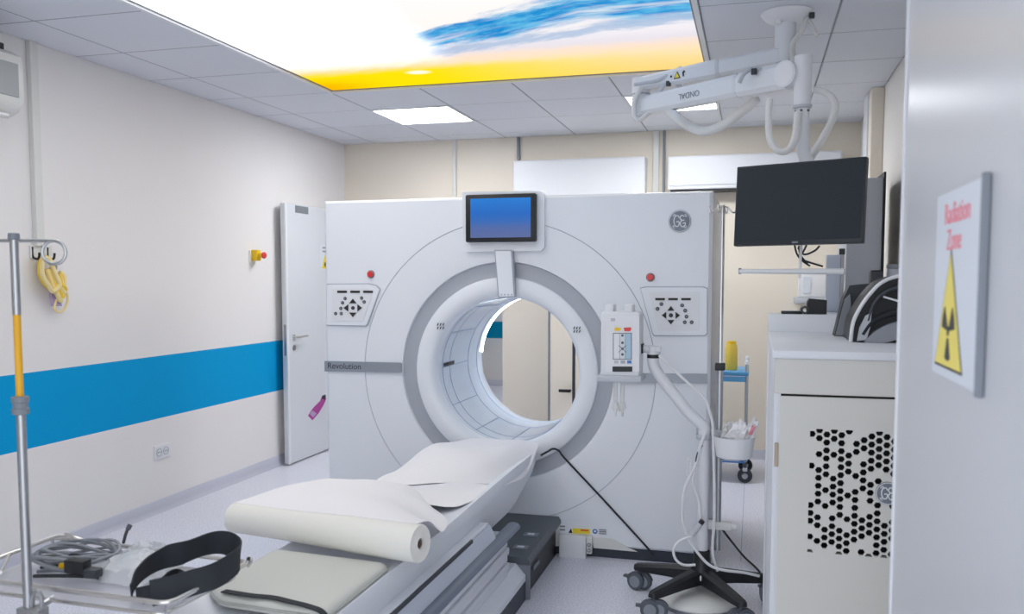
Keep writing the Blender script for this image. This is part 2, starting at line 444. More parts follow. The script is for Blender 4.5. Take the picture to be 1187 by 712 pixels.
# ceiling: slab, then every tile its own piece
ceil = struct(B(XL - .15, XR + .15, YF - .12, YB + .12, ZC + .018, ZC + .15).build('ceiling', 'ceiling_joint', ang=0))
gx = [XL] + [-3.26 + .6 * k for k in range(7)] + [XR]
gy = [YF] + [5.26 - .6 * k for k in range(7, 0, -1)] + [5.26, 5.86, 6.46, 7.06, YB]
LAMPS = [(-2.66, 5.86), (-.86, 5.86)]
tile_cache = {}
for i in range(len(gx) - 1):
    for j in range(len(gy) - 1):
        x0, x1, y0, y1 = gx[i], gx[i + 1], gy[j], gy[j + 1]
        if x1 - x0 < .02: continue
        cx, cy = (x0 + x1) / 2, (y0 + y1) / 2
        if -2.66 < cx < -.26 and 1.66 < cy < 5.26: continue
        if any(lx < cx < lx + .6 and ly < cy < ly + .6 for lx, ly in LAMPS): continue
        key = (round(x1 - x0, 3), round(y1 - y0, 3))
        if key not in tile_cache:
            hx, hy = (x1 - x0) / 2 - .0042, (y1 - y0) / 2 - .0042
            tile_cache[key] = B(-hx, hx, -hy, hy, 0, .0175, bev=.003, seg=1).build('ceiling_tile', 'ceiling_tile_white', ang=0, data_only=True)
        o = bpy.data.objects.new('ceiling_tile', tile_cache[key]); COL.objects.link(o); o.parent = ceil
        o.location = Vector((cx, cy, ZC)) - WOFF[ceil]; fix(o)
def ceiling_bar(x0, x1, y0, y1):
    B(x0, x1, y0, y1, ZC + .0012, ZC + .0178).build('ceiling_bar', 'ceiling_joint', ceil, ang=0)
for x in gx[1:-1]:
    for y0, y1 in ([(YF, 1.66), (5.26, YB)] if -2.6 < x < -.3 else [(YF, YB)]): ceiling_bar(x - .004, x + .004, y0, y1)
for y in gy[1:-1]:
    for x0, x1 in ([(XL, -2.664), (-.256, XR)] if 1.7 < y < 5.2 else [(XL, XR)]): ceiling_bar(x0, x1, y - .004, y + .004)
struct(B(XL, -1.0, YB + .12, 11.5, ZC, ZC + .1).build('ceiling_corridor', 'ceiling_tile_white', ang=0))

# square ceiling lamps
def ceiling_lamp(x, y, label, sz=.6, z=ZC):
    t = thing('ceiling_light', label, 'ceiling light', (x + sz / 2, y + sz / 2, z), 'square ceiling lights')
    f = MB()
    for a in ((x, x + sz, y, y + .022), (x, x + sz, y + sz - .022, y + sz), (x, x + .022, y + .022, y + sz - .022), (x + sz - .022, x + sz, y + .022, y + sz - .022)):
        f.box(a[0] + .002, a[1] - .002, a[2] + .002, a[3] - .002, z - .006, z + .016)
    f.build('frame', 'trim_white', t, ang=0)
    B(x + .022, x + sz - .022, y + .022, y + sz - .022, z - .001, z + .015).build('diffuser', 'lamp_diffuser', t, ang=0)
ceiling_lamp(*LAMPS[0], 'lit square ceiling light left of the gantry screen, near the sky ceiling')
ceiling_lamp(*LAMPS[1], 'lit square ceiling light seen behind the white folding monitor arm')
ceiling_lamp(-2.9, 9.2, 'added square light panel brightening the corridor beyond the open rear doorway', z=ZC - .02)  # unseen lamp, added so that the corridor gets light

# backlit sky ceiling
SX0, SX1, SY0, SY1 = -2.66, -.26, 1.66, 5.26
sky_mat(SX0, SX1 - SX0, SY1)
t = thing('sky_ceiling', 'large backlit ceiling panel printed with a sunset sky and clouds', 'light panel', ((SX0 + SX1) / 2, (SY0 + SY1) / 2, ZC - .01))
B(SX0 + .035, SX1 - .035, SY0 + .035, SY1 - .035, ZC + .006, ZC + .014).build('printed_panel', 'sky_print', t, ang=0)
def rim(name, m_, ins, wd, z0, z1):
    for a in ((SX0 + ins, SX1 - ins, SY0 + ins, SY0 + ins + wd), (SX0 + ins, SX1 - ins, SY1 - ins - wd, SY1 - ins), (SX0 + ins, SX0 + ins + wd, SY0 + ins + wd, SY1 - ins - wd), (SX1 - ins - wd, SX1 - ins, SY0 + ins + wd, SY1 - ins - wd)):
        B(*a, z0, z1).build(name, m_, t, ang=0)
rim('trim', 'trim_white', .002, .024, ZC - .008, ZC + .016)
rim('shadow_gap', 'plastic_grey', .0262, .0088, ZC + .002, ZC + .016)

# ------------------------------------------------------------------ open entrance door on the right, with its sign
DX = .29
d1 = thing('door_1', 'pale grey entrance door leaf standing open beside the camera', 'door', (DX + .02, 1.36, 0)); d1['kind'] = 'structure'
B(DX, DX + .045, .76, 1.965, .008, 2.13, bev=.002, seg=1).build('leaf', 'door_paint', d1)
B(DX - .004, DX + .049, 1.955, 1.969, .01, 2.128).build('edge_strip', 'trim_white', d1)
for z in (.3, 1.1, 1.9):
    MB().cyl((DX + .05, .752, z), (DX + .05, .752, z + .1), .009).build('hinge', 'steel_lock', d1)
sg = thing('warning_sign', 'white framed radiation warning sign with yellow triangle on the open door', 'sign', (DX, 1.41, 1.29))
sy0, sy1, sz0, sz1 = 1.262, 1.575, 1.30, 1.583
B(DX - .006, DX - .0005, sy0, sy1, sz0, sz1).build('plate', 'sign_white', sg, ang=0)
fr = MB(); fr.box(DX - .012, DX - .0005, sy0 - .006, sy0, sz0 - .004, sz1 + .004, bev=.002, seg=1)
fr.build('frame_edge', 'plastic_grey', sg)
def on_door(pts, dep, name, m_, x=DX - .006):
    return MB().prism([Vector((x, a, b)) for a, b in pts], (-dep, 0, 0)).build(name, m_, sg, ang=0)
tr = lambda k: [(1.455 - .098 * k, 1.372 - .058 * k), (1.455 + .098 * k, 1.372 - .058 * k), (1.455, 1.372 + .125 * k)]
on_door(tr(1.0), .0006, 'triangle_border', 'sign_black')
on_door(tr(.93), .0012, 'triangle', 'sign_pale_yellow')
def blade(a, r0, r1):
    c = (1.455, 1.372); return [(c[0] + r * math.cos(q), c[1] + r * math.sin(q)) for r, q in [(r0, a - .45), (r1, a - .42)] + [(r1, a - .42 + .84 * k / 6) for k in range(1, 6)] + [(r1, a + .42), (r0, a + .45)]]
for a in (PI / 6, 5 * PI / 6, -PI / 2): on_door(blade(a, .012, .045), .0018, 'trefoil_blade', 'sign_black')
on_door([(1.455 + .008 * math.cos(k * PI / 6), 1.372 + .008 * math.sin(k * PI / 6)) for k in range(12)], .0018, 'trefoil_centre', 'sign_black')
mtx_door = lambda y, z: Matrix.Translation((DX - .0065, y, z)) @ Matrix(((0, 0, -1, 0), (-1, 0, 0, 0), (0, 1, 0, 0), (0, 0, 0, 1)))
text('lettering', 'Radiation', 'sign_red', sg, .045, mtx_door(1.425, 1.548))
text('lettering', 'Zone', 'sign_red', sg, .045, mtx_door(1.44, 1.508))

# ------------------------------------------------------------------ rear door, open against the left wall
RX = -3.468
d2 = thing('door_2', 'white door leaf standing open against the left wall', 'door', (RX, 6.68, 0)); d2['kind'] = 'structure'
B(RX - .045, RX, 6.085, 7.285, .01, 2.035, bev=.003, seg=1).build('leaf', 'rear_door_paint', d2)
B(RX - .004, RX + .006, 6.07, 6.10, .01, 2.033).build('edge_rebate', 'trim_white', d2)
h = MB(); h.box(RX, RX + .006, 6.16, 6.195, .98, 1.02, bev=.002); h.cyl((RX, 6.178, 1.0), (RX + .05, 6.178, 1.0), .009); h.tube([(RX + .05, 6.17, 1.0), (RX + .052, 6.20, 1.0), (RX + .05, 6.31, 1.003)], .009)
h.build('door_handle', 'chrome', d2)
MB().cyl((RX, 6.178, .915), (RX + .008, 6.178, .915), .02).build('lock_cylinder', 'steel_lock', d2)
B(RX - .03, RX - .012, 6.0835, 6.087, .86, 1.1).build('latch_plate', 'steel_lock', d2)
a, b = on_x(342, 238, RX), on_x(357, 250, RX)
nm = B(RX, RX + .004, a.y, b.y, min(a.z, b.z) + .01, max(a.z, b.z), bev=.001, seg=1).build('name_plate', 'plastic_grey', None); tag(nm, 'small grey name plate at the top of the open white door', 'name plate')
a, b = on_x(370.5, 283, RX), on_x(378, 313, RX)
rs = thing('warning_sticker', 'small radiation sticker with yellow triangle on the rear door', 'sticker', (RX, (a.y + b.y) / 2, b.z))
B(RX, RX + .002, a.y, b.y + .05, b.z, a.z).build('sheet', 'sign_white', rs, ang=0)
yc, hw = (a.y + b.y) / 2 + .035, .062
MB().prism([(RX + .002, yc - hw, b.z + .012), (RX + .002, yc + hw, b.z + .012), (RX + .002, yc, b.z + .125)], (.001, 0, 0)).build('triangle', 'sign_yellow', rs, ang=0)
MB().lathe([(0, 0), (.018, 0), (.018, .002)], (RX + .003, yc, b.z + .045), 'X', 12).build('trefoil', 'sign_black', rs)
for k in range(2): B(RX + .002, RX + .003, yc - .045, yc + .045, a.z - .035 - .03 * k, a.z - .022 - .03 * k).build('print_line', 'cable_grey', rs, ang=0)
pts = [(377, 457.5), (373.5, 459), (371, 465), (363, 473), (357, 482), (362, 487), (369, 479), (375, 469), (377.5, 463)]
mg = thing('door_tag', 'magenta bottle shaped tag stuck on the open white door', 'tag', on_x(367, 487, RX))
MB().prism([on_x(x, y, RX) for x, y in pts], (.004, 0, 0)).build('tag_body', 'magenta', mg, ang=0)
MB().prism([on_x(x, y, RX + .004) for x, y in ((377, 457.5), (373.5, 459), (373, 462), (376.8, 464))], (.002, 0, 0)).build('tag_tip', 'sign_black', mg, ang=0)
MB().prism([on_x(x, y, RX + .004) for x, y in ((359, 480), (362, 476), (367, 479.5), (363, 484))], (.001, 0, 0)).build('tag_print', 'lilac', mg, ang=0)

# ------------------------------------------------------------------ left wall fittings
# air conditioner
ac = thing('air_conditioner', 'white wall air conditioner with grey front at the upper left', 'air conditioner', (XL, 3.0, 2.25))
AX, ay1 = -3.33, on_x(27, 95, -3.33).y
zt, zb = on_x(20, 62, AX).z, on_x(20, 132, AX).z
prof = [(XL + .001, zb + .02), (XL + .001, zt + .01), (AX - .06, zt + .02), (AX - .01, zt - .01), (AX, zt - .05), (AX, zb + .06), (AX - .03, zb + .015), (AX - .1, zb - .012)]
MB().loft([[Vector((x, y, z)) for x, z in prof] for y in (2.55, ay1)]).build('body', 'plastic_offwhite', ac, ang=40)
B(AX - .002, AX + .006, 2.57, ay1 - .03, zb + .075, zt - .05, bev=.003, seg=1).build('front_panel', 'ac_grey', ac)
B(AX - .1, AX - .03, 2.6, ay1 - .06, zb - .012, zb - .002).build('air_flap', 'plastic_white', ac, ang=0)
B(AX - .16, AX - .05, 2.6, ay1 - .05, zt + .014, zt + .045, bev=.004, seg=1).build('intake_grille', 'plastic_black', ac)
# cable trunking
a, b = on_x(37, 60, XL), on_x(40.5, 283, XL)
tk = B(XL, XL + .03, 3.715, 3.765, 1.62, ZC - .001, bev=.002, seg=1).build('cable_trunking', 'plastic_offwhite'); tag(tk, 'vertical white cable trunking on the left wall by the air conditioner', 'trunking')
# hook rail with yellow strap
hk = thing('wall_hook', 'small dark wall hook under the left wall trunking', 'hook', (XL, 3.72, 1.55))
B(XL, XL + .012, 3.69, 3.83, 1.555, 1.625, bev=.003, seg=1).build('hook_plate', 'plastic_offwhite', hk)
for y in (3.70, 3.80):
    MB().tube(bez([(XL + .01, y, 1.615), (XL + .012, y, 1.565), (XL + .045, y, 1.555), (XL + .055, y, 1.585)]), .006).build('hook_arm', 'plastic_black', hk)
ys = thing('strap_bundle', 'yellow and cream tubing bundle hanging from the wall hook', 'tubing', (XL + .06, 3.82, 1.24))
def W(x, y, dx=.05): return on_x(x, y, XL + dx)
for k, (m_, dx) in enumerate((('strap_yellow', .05), ('strap_yellow', .065), ('pale_yellow_cloth', .04), ('pale_yellow_cloth', .075))):
    o = k * .8
    pts = bez([W(53 - o, 298, dx), W(47 + o, 303, dx), W(46.5 + o, 318, dx), W(54 + o, 331, dx), W(64 - o, 338, dx), W(69, 330, dx), W(64, 318, dx), W(58, 302, dx), W(53 - o, 298, dx)], 6)
    MB().tube(pts, .012, 8).build('tubing_loop', m_, ys)
for k in range(4):
    pts = bez([W(54 + k, 312, .055), W(60 + k * 2, 328, .06), W(66 + k * 2.4, 341 - k * 3, .06), W(71 + k * 1.5, 348 - k * 4, .055), W(74 - k, 322 + k * 3, .05), W(69, 316 + k, .045)], 6)
    MB().tube(pts, .013, 8).build('tubing_loop', ('pale_yellow_cloth', 'strap_yellow')[k % 2], ys)
MB().tube(bez([W(72, 330), W(78, 342), W(77, 354), W(70, 362), W(63, 358), W(66, 346)], 6), .006).build('thin_tube', 'pale_yellow_cloth', ys)
MB().prism([W(x, y, .035) for x, y in ((57, 337), (66, 341), (70, 355), (59, 355))], (.012, 0, 0)).build('tag_card', 'lilac', ys, ang=0)
MB().tube(bez([W(59, 304), W(65, 308), W(63, 315), W(58, 311)], 5), .006).build('clip', 'cable_grey', ys)
# emergency stop
a, b = on_x(289.5, 303, XL), on_x(302, 290, XL)
es = thing('emergency_stop', 'yellow emergency stop box with red button on the left wall', 'emergency stop', (XL, 5.75, 1.58))
B(XL, XL + .055, a.y + .01, b.y - .08, 1.585, 1.665, bev=.006).build('box', 'yellow_plastic', es)
MB().cyl((XL + .055, (a.y + b.y - .07) / 2, 1.625), (XL + .085, (a.y + b.y - .07) / 2, 1.625), .02).build('neck', 'yellow_plastic', es)
MB().lathe([(0, .11), (.016, .108), (.024, .1), (.024, .088), (.014, .08)], (XL, (a.y + b.y - .07) / 2, 1.625), 'X', 20).build('button', 'red_button', es)
B(XL, XL + .01, a.y - .01, a.y + .06, 1.56, 1.66).build('back_plate', 'plastic_offwhite', es, ang=0)
# socket outlet
a, b = on_x(178, 533, XL), on_x(195.5, 516, XL)
so = thing('wall_socket', 'white double wall socket under the blue stripe', 'socket', (XL, (a.y + b.y) / 2, .33))
zc = .376
B(XL, XL + .01, a.y, b.y, zc - .045, zc + .045, bev=.003, seg=1).build('plate', 'plastic_white', so)
for k in (0, 1):
    yy = a.y + (b.y - a.y) * (.28 + .44 * k)
    MB().lathe([(.022, .0102), (.022, .013), (.026, .013), (.026, .010)], (XL, yy, zc), 'X', 20).build('outlet_ring', 'injector_edge', so)
    for q in (-1, 1): MB().cyl((XL + .009, yy + q * .008, zc), (XL + .0112, yy + q * .008, zc), .0035, n=8).build('outlet_hole', 'plastic_charcoal', so)

# ------------------------------------------------------------------ rear wall fittings
def conduit(x, z0, z1, label, wd=.03, m_='plastic_offwhite'):
    o = B(x - wd / 2, x + wd / 2, YB - .03, YB, z0, z1, bev=.003, seg=1).build('conduit', m_); tag(o, label, 'conduit', 'conduits on the rear wall')
conduit(-2.515, 1.6, ZC - .001, 'leftmost thin white conduit on the rear wall above the gantry')
conduit(-1.945, 2.455, ZC - .001, 'short conduit above the left end of the white wall unit', .022, 'plastic_grey')
conduit(-.79, 1.7, ZC - .001, 'white conduit between the two high wall units', .05)
conduit(-.725, 1.7, ZC - .001, 'narrow grey conduit beside the right high wall unit', .02, 'plastic_grey')
def wall_unit(x0, x1, z0, z1, label):
    t = thing('wall_unit', label, 'wall unit', ((x0 + x1) / 2, YB, z0))
    B(x0, x1, YB - .16, YB, z0, z1, bev=.004, seg=1).build('body', 'cabinet_white', t)
    B(x0 + .01, x1 - .01, YB - .168, YB - .161, z0 + .03, z1 - .012, bev=.002, seg=1).build('front_panel', 'cabinet_white', t)
    B(x0 + .02, x1 - .02, YB - .15, YB - .02, z0 - .02, z0 - .0005).build('painted_shadow', 'plastic_black', t, ang=0)  # black strip stands in for the shadow under the unit
wall_unit(-1.95, -.86, 2.10, 2.43, 'white wall unit high above the gantry, left of the conduits')
wall_unit(-.68, .62, 2.16, 2.42, 'white wall unit behind the ceiling monitor, right of the conduits')
# cupboard seen through the bore
cu = thing('cupboard', 'beige cupboard with black handle seen through the scanner bore', 'cupboard', (-1.1, 7.0, 0))
B(-1.54, -.75, 6.74, YB - .035, 0, 1.75).build('body', 'rear_wall_paint', cu, ang=0)
B(-1.556, -1.5405, 6.73, YB - .035, 0, 1.75).build('edge_shade_strip', 'gantry_side_grey', cu, ang=0)  # darker strip draws the shaded line along the cupboard's left edge
c1 = B(-1.535, -1.36, 6.72, 6.739, .05, 1.74, bev=.002, seg=1).build('door', 'rear_wall_paint', cu)
c2 = B(-1.335, -.755, 6.72, 6.739, .05, 1.74, bev=.002, seg=1).build('door', 'rear_wall_paint', cu)
B(-1.36, -1.335, 6.725, 6.738, .05, 1.74).build('gap_strip', 'plastic_charcoal', cu, ang=0)
hz = on_y(655, 453, 6.7).z
hh = MB(); hh.cyl((-1.375, 6.719, hz), (-1.375, 6.69, hz), .01); hh.box(-1.46, -1.365, 6.68, 6.692, hz - .012, hz + .012, bev=.004); hh.build('door_handle', 'plastic_black', c1)
# dispenser on the rear wall
ds = thing('soap_dispenser', 'white soap dispenser on the rear wall below the monitor', 'dispenser', (.36, YB, 1.3))
p0, p1 = on_y(925, 352, YB - .1), on_y(958, 316, YB - .1)
B(p0.x, p1.x, YB - .11, YB, p0.z + .05, p1.z, bev=.012).build('body', 'plastic_white', ds)
B(p0.x - .03, p1.x + .02, YB - .15, YB, p0.z, p0.z + .05, bev=.008).build('drip_tray', 'injector_edge', ds)
B(p0.x + .03, p0.x + .09, YB - .118, YB - .109, p0.z + .08, p1.z - .03, bev=.003, seg=1).build('level_window', 'sign_white', ds)

# right wall trunking
tr_ = thing('wall_duct', 'beige vertical duct on the right wall behind the monitor', 'duct', (XR - .05, 6.2, 1.2))
B(XR - .075, XR, 6.0, 6.14, 1.2, ZC - .002, bev=.004, seg=1).build('duct_body', 'rear_wall_paint', tr_)
B(XR - .082, XR, 6.16, 6.36, 1.2, ZC - .002, bev=.004, seg=1).build('duct_cover', 'cabinet_white', tr_)
# ------------------------------------------------------------------ CT gantry
YG = 4.47
BC = Vector((-1.273, 0, .96))
GX0, GX1, GZ0, GZ1 = -2.312, -.205, .055, 1.885
gan = thing('ct_gantry', 'large white scanner gantry with round bore and blue display', 'ct scanner', (BC.x, 4.95, 0))
ANG = sorted(set([round(2 * PI * k / 128, 6) for k in range(128)] + [round(math.atan2(z - BC.z, x - BC.x) % (2 * PI), 6) for x in (GX0, GX1) for z in (GZ0, GZ1)]))
def circ(r, y): return [Vector((BC.x + r * math.cos(t), y, BC.z + r * math.sin(t))) for t in ANG]
def rect(i, y):
    out = []
    for t in ANG:
        c, s = math.cos(t), math.sin(t); k = 1e9
        if c > 1e-9: k = min(k, (GX1 - BC.x) / c)
        if c < -1e-9: k = min(k, (GX0 - BC.x) / c)
        if s > 1e-9: k = min(k, (GZ1 - BC.z) / s)
        if s < -1e-9: k = min(k, (GZ0 - BC.z) / s)
        x, z = BC.x + k * c, BC.z + k * s
        out.append(Vector((min(max(x, GX0 + i), GX1 - i), y, min(max(z, GZ0 + i), GZ1 - i))))
    return out
MB().loft([rect(0, YG + .035), rect(.004, YG + .012), rect(.016, YG), circ(.8015, YG), circ(.800, YG + .003)], False, False).build('front_cover', 'gantry_white', gan, ang=15)
MB().loft([circ(.800, YG + .003), circ(.797, YG + .003)], False, False).build('cover_seam', 'gantry_seam', gan)
MB().loft([circ(.797, YG + .0005), circ(.70, YG + .004), circ(.60, YG + .008), circ(.583, YG + .012), circ(.578, YG + .03)], False, False).build('dish', 'gantry_white', gan, ang=60)
MB().loft([circ(.578, YG + .026), circ(.54, YG + .034), circ(.502, YG + .022)], False, False).build('bore_ring', 'gantry_ring_grey', gan, ang=60)
MB().loft([circ(.502, YG + .026), circ(.500, YG + .016), circ(.494, YG + .012), circ(.45, YG + .006), circ(.425, YG + .011), circ(.408, YG + .024), circ(.396, YG + .05), circ(.392, YG + .08)], False, False).build('bore_flare', 'gantry_white', gan, ang=70)
MB().loft([circ(.392, YG + .08), circ(.392, 4.85), circ(.392, 5.25), circ(.40, 5.36), circ(.43, 5.44)], False, False).build('bore_tube', 'bore_blue_white', gan, ang=70)
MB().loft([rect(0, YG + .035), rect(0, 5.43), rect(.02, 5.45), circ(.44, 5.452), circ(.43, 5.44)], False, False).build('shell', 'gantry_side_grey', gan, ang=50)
# bore seams: rings and lengthwise joints
for y in (4.60, 4.72, 5.05, 5.22):
    MB().lathe([(.3915, y - .0025), (.3895, y), (.3915, y + .0025)], BC, 'Y', 96).build('bore_joint', 'bore_seam', gan, ang=80)
for a in (120, 150, 180, 212, 240, 270, 300):
    t = math.radians(a); q = BC + Vector((.3905 * math.cos(t), 0, .3905 * math.sin(t)))
    MB().cyl((q.x, 4.60, q.z), (q.x, 5.05, q.z), .0018, n=6).build('bore_joint', 'bore_seam', gan)
t0 = math.radians(170)
MB().lathe([(.3905, 4.615), (.388, 4.618), (.388, 4.79), (.3905, 4.793)], BC, 'Y', 6, math.radians(176.5), math.radians(179.5)).build('laser_slit', 'plastic_charcoal', gan, ang=80)
MB().lathe([(.3965, 5.354), (.3945, 5.3555), (.3945, 5.3585), (.3965, 5.36)], BC, 'Y', 40, math.radians(88), math.radians(176)).build('bore_light_strip', 'bore_light', gan, ang=80)
# plinth
pl = MB(); pl.box(GX0 + .03, GX1 - .012, YG + .012, 5.43, 0, .056)
pl.build('plinth', 'dark_plinth', gan, ang=0)
def gp(x, y, dy=0.): return on_y(x, y, YG + dy)
def gpoly(name, m_, px, d0, d1, parent=gan, ang=0):
    return MB().prism([Vector((q.x, YG - d0, q.z)) for q in (gp(x, y) for x, y in px)], (0, -(d1 - d0), 0)).build(name, m_, parent, ang=ang)
def disc(name, m_, x, y, r, d0, d1, parent=gan, n=20):
    q = gp(x, y); rr = r
    return MB().lathe([(0, -d1), (rr * .8, -d1), (rr, -d1 + (d1 - d0) * .4), (rr, -d0)], (q.x, YG, q.z), 'Y', n).build(name, m_, parent)
# display and its housing
hs = gpoly('display_housing', 'gantry_white', [(539, 223), (629, 222), (632, 226), (632, 287), (628, 291), (541, 292), (538, 288), (537, 226)], 0, .02)
a, b = gp(543.5, 281.5), gp(624, 225)
fr_ = B(a.x, b.x, YG - .06, YG - .02, a.z, b.z, bev=.008).build('display_bezel', 'plastic_black', gan)
a2, b2 = gp(549.5, 276.5), gp(618.5, 230)
B(a2.x, b2.x, YG - .0615, YG - .0595, a2.z, b2.z).build('display_screen', 'blue_display', fr_, ang=0)
gpoly('display_stem_edge', 'gantry_seam', [(574.5, 290), (595.5, 290), (599, 345), (579, 345.5)], 0, .026)
gpoly('display_stem', 'gantry_white', [(576.2, 291.3), (594, 291.3), (597.2, 343.3), (580.6, 343.8)], .026, .031)
for k in range(4): disc('stem_stud', 'gantry_seam', 583 + k * 4, 341.5, .004, .031, .034, n=8)
# control panels
def control_panel(sgn, outline, inner, ox, oy, keys):
    fr = gpoly('control_panel', 'gantry_white', outline, 0, .012)
    gpoly('panel_seam', 'gantry_seam', [(x + (.9 if x > ox else -.9), y + (1.0 if y > oy + 4 else -1.0)) for x, y in outline], .0, .006, gan)
    gpoly('panel_face', 'plastic_white', inner, .012, .0145, fr)
    for k in range(3):
        x0 = ox - 19 + k * 15
        gpoly('key_row', 'sign_black', [(x0, oy - 14), (x0 + 11, oy - 14), (x0 + 11, oy - 11.4), (x0, oy - 11.4)], .0145, .017, fr)
    for x, y in keys: disc('round_key', 'plastic_charcoal', ox + x, oy + y, .0095, .0145, .019, fr, 12); disc('key_cap', 'plastic_grey', ox + x, oy + y, .0055, .019, .0205, fr, 10)
    for q in range(4):
        a = q * PI / 2
        cx, cy = ox - 1 + 7 * math.cos(a), oy + 6 + 7 * math.sin(a)
        gpoly('arrow_key', 'sign_black', [(cx + 3.6 * math.cos(a), cy + 3.6 * math.sin(a)), (cx - 1.6 * math.cos(a) - 4 * math.sin(a), cy - 1.6 * math.sin(a) + 4 * math.cos(a)), (cx - 1.6 * math.cos(a) + 4 * math.sin(a), cy - 1.6 * math.sin(a) - 4 * math.cos(a))], .0145, .019, fr)
    disc('centre_key', 'plastic_charcoal', ox - 1, oy + 6, .0105, .0145, .019, fr, 14)
lo = [(380, 330), (427, 329.5), (436, 331.5), (440.5, 336), (426.5, 375.5), (424, 377.5), (379.5, 376.5)]
li = [(386, 334.5), (428, 334), (434.5, 337), (422, 372), (386, 372)]
control_panel(-1, lo, li, 411.5, 351, [(-10, -5), (-13, 0), (-15, 6.5), (-21, 12.5), (-14.5, 12.5), (9, -5.5), (12, -1)])
ro = [(743, 334.5), (749, 333.2), (815, 333.2), (819.5, 335), (819.5, 386), (817, 388.5), (759, 388.5), (757, 386)]
ri = [(752, 338.5), (811, 338.5), (811, 383.5), (763, 383.5)]
control_panel(1, ro, ri, 779, 359.5, [(-12, -7), (-16.5, -1.5), (12, -5.5), (15.5, .5), (17, 7.5), (15, 14), (23, 14)])
for x, y in ((430, 318), (754, 321.5)):
    disc('stop_button_collar', 'plastic_grey', x, y, .022, 0, .006)
    disc('stop_button', 'red_button', x, y, .017, .006, .02)
# badge bars with the model name, hole triplets, logo
bb = gpoly('badge_bar', 'badge_grey', [(377, 418.5), (465, 420.5), (466, 421.5), (466, 431), (465, 432), (377, 430.5)], 0, .009)
q = gp(398, 424.6)
text('lettering', 'Revolution', 'dark_plinth', bb, .047, Matrix.Translation((q.x + .01, YG - .0092, q.z)) @ Matrix.Rotation(PI / 2, 4, 'X'))
gpoly('badge_bar', 'badge_grey', [(722, 432.5), (820, 433.5), (820, 444.5), (718, 443.5)], 0, .009)
for x0, y0, s in ((510, 378, 1), (668, 382, 1)):
    for k in range(3):
        for j in range(2):
            cx, cy = x0 - 3.2 + 3.2 * k, y0 - 1.8 + 4 * j
            gpoly('speaker_slot', 'plastic_charcoal', [(cx - .2, cy + 1.5), (cx + .9, cy + 1.5), (cx + 1.9, cy - 1.5), (cx + .8, cy - 1.5)], 0, .004)
def logo(cx, cy, r, parent, plane, nrm):
    """round badge with a scroll monogram; plane(u,v,d) -> point"""
    base = MB(); k = 40
    c = lambda rad, d: [plane(rad * math.cos(2 * PI * i / k), rad * math.sin(2 * PI * i / k), d) for i in range(k)]
    base.loft([c(r, 0), c(r, .003), c(r * .96, .004)]); lb = base.build('logo_disc', 'logo_grey', parent)
    rg = MB(); rg.tube([plane(r * .93 * math.cos(2 * PI * i / k), r * .93 * math.sin(2 * PI * i / k), .0045) for i in range(k)], r * .035, 6, True); rg.build('logo_ring', 'plastic_white', lb)
    def stroke(pts, th): MB().tube(bez([plane(u * r, v * r, .0048) for u, v in pts], 6), r * th, 6).build('logo_scroll', 'plastic_white', lb)
    stroke([(-.06, .30), (-.16, .48), (-.36, .46), (-.50, .20), (-.50, -.12), (-.38, -.42), (-.16, -.46), (-.04, -.24), (-.10, -.04), (-.30, -.06)], .055)
    stroke([(.4, .42), (.18, .52), (.02, .3), (.2, .08), (.42, .1)], .055)
    stroke([(.2, .08), (.04, -.2), (.2, -.5), (.46, -.4), (.5, -.16), (.28, -.2)], .055)
    for a in (45, 135, 225, 315):
        t = math.radians(a); u, v = .72 * math.cos(t), .72 * math.sin(t)
        stroke([(u - .14 * math.sin(t), v + .14 * math.cos(t)), (u * 1.08, v * 1.08), (u + .14 * math.sin(t), v - .14 * math.cos(t)), (u * .86, v * .86)], .035)
q = gp(788, 256.5)
logo(0, 0, .055, gan, lambda u, v, d, q=q: Vector((q.x + u, YG - d, q.z + v)), None)
# lower right: connector box, labels, kick plate
q0, q1 = gp(650, 640), gp(680.5, 620)
B(q0.x, q1.x, YG - .045, YG, q0.z - .015, q1.z, bev=.005).build('connector_box', 'plastic_white', gan)
B(q1.x + .002, q1.x + .03, YG - .03, YG, q0.z + .01, q1.z, bev=.003).build('cable_clamp', 'plastic_offwhite', gan)
for k in range(2): MB().lathe([(.006, -.034), (.010, -.034), (.010, -.030), (.006, -.030)], (q1.x + .016, YG, q0.z + .03 + k * .03), 'Y', 14).build('clamp_ring', 'cable_grey', gan)
for k in range(2): gpoly('small_print', 'cable_grey', [(646.5, 609.3 + k * 4), (655, 609.6 + k * 4), (655, 611.2 + k * 4), (646.5, 610.9 + k * 4)], 0, .002)
yl_ = gpoly('warning_label', 'sign_yellow', [(664, 612.4), (684, 613.6), (684, 619.3), (664, 618.4)], 0, .002)
gpoly('label_print', 'red_button', [(673, 613.9), (682, 614.4), (682, 615.8), (673, 615.3)], .002, .003, yl_)
gpoly('label_triangle', 'cable_black', [(659, 617.8), (662, 612.6), (663.5, 618)], 0, .002)
rl = disc('round_label', 'mid_blue', 689.7, 616.2, .013, 0, .002)
disc('round_label_dot', 'sign_white', 689.9, 616, .006, .002, .003, rl)
for k in range(3): gpoly('small_print', 'cable_grey', [(694.5, 613.6 + k * 2.2), (703, 614.1 + k * 2.2), (703, 615.3 + k * 2.2), (694.5, 614.8 + k * 2.2)], 0, .002)
gpoly('kick_plate', 'plastic_offwhite', [(688, 622.5), (711, 624.5), (727, 634), (739, 639.5), (688, 635)], 0, .006)
for a_ in ((646, 608.5),): 
    q0, q1 = gp(641, 632), gp(649, 605)
    B(q0.x, q1.x, YG - .02, YG, q0.z, q1.z, bev=.004).build('side_plate', 'plastic_offwhite', gan)
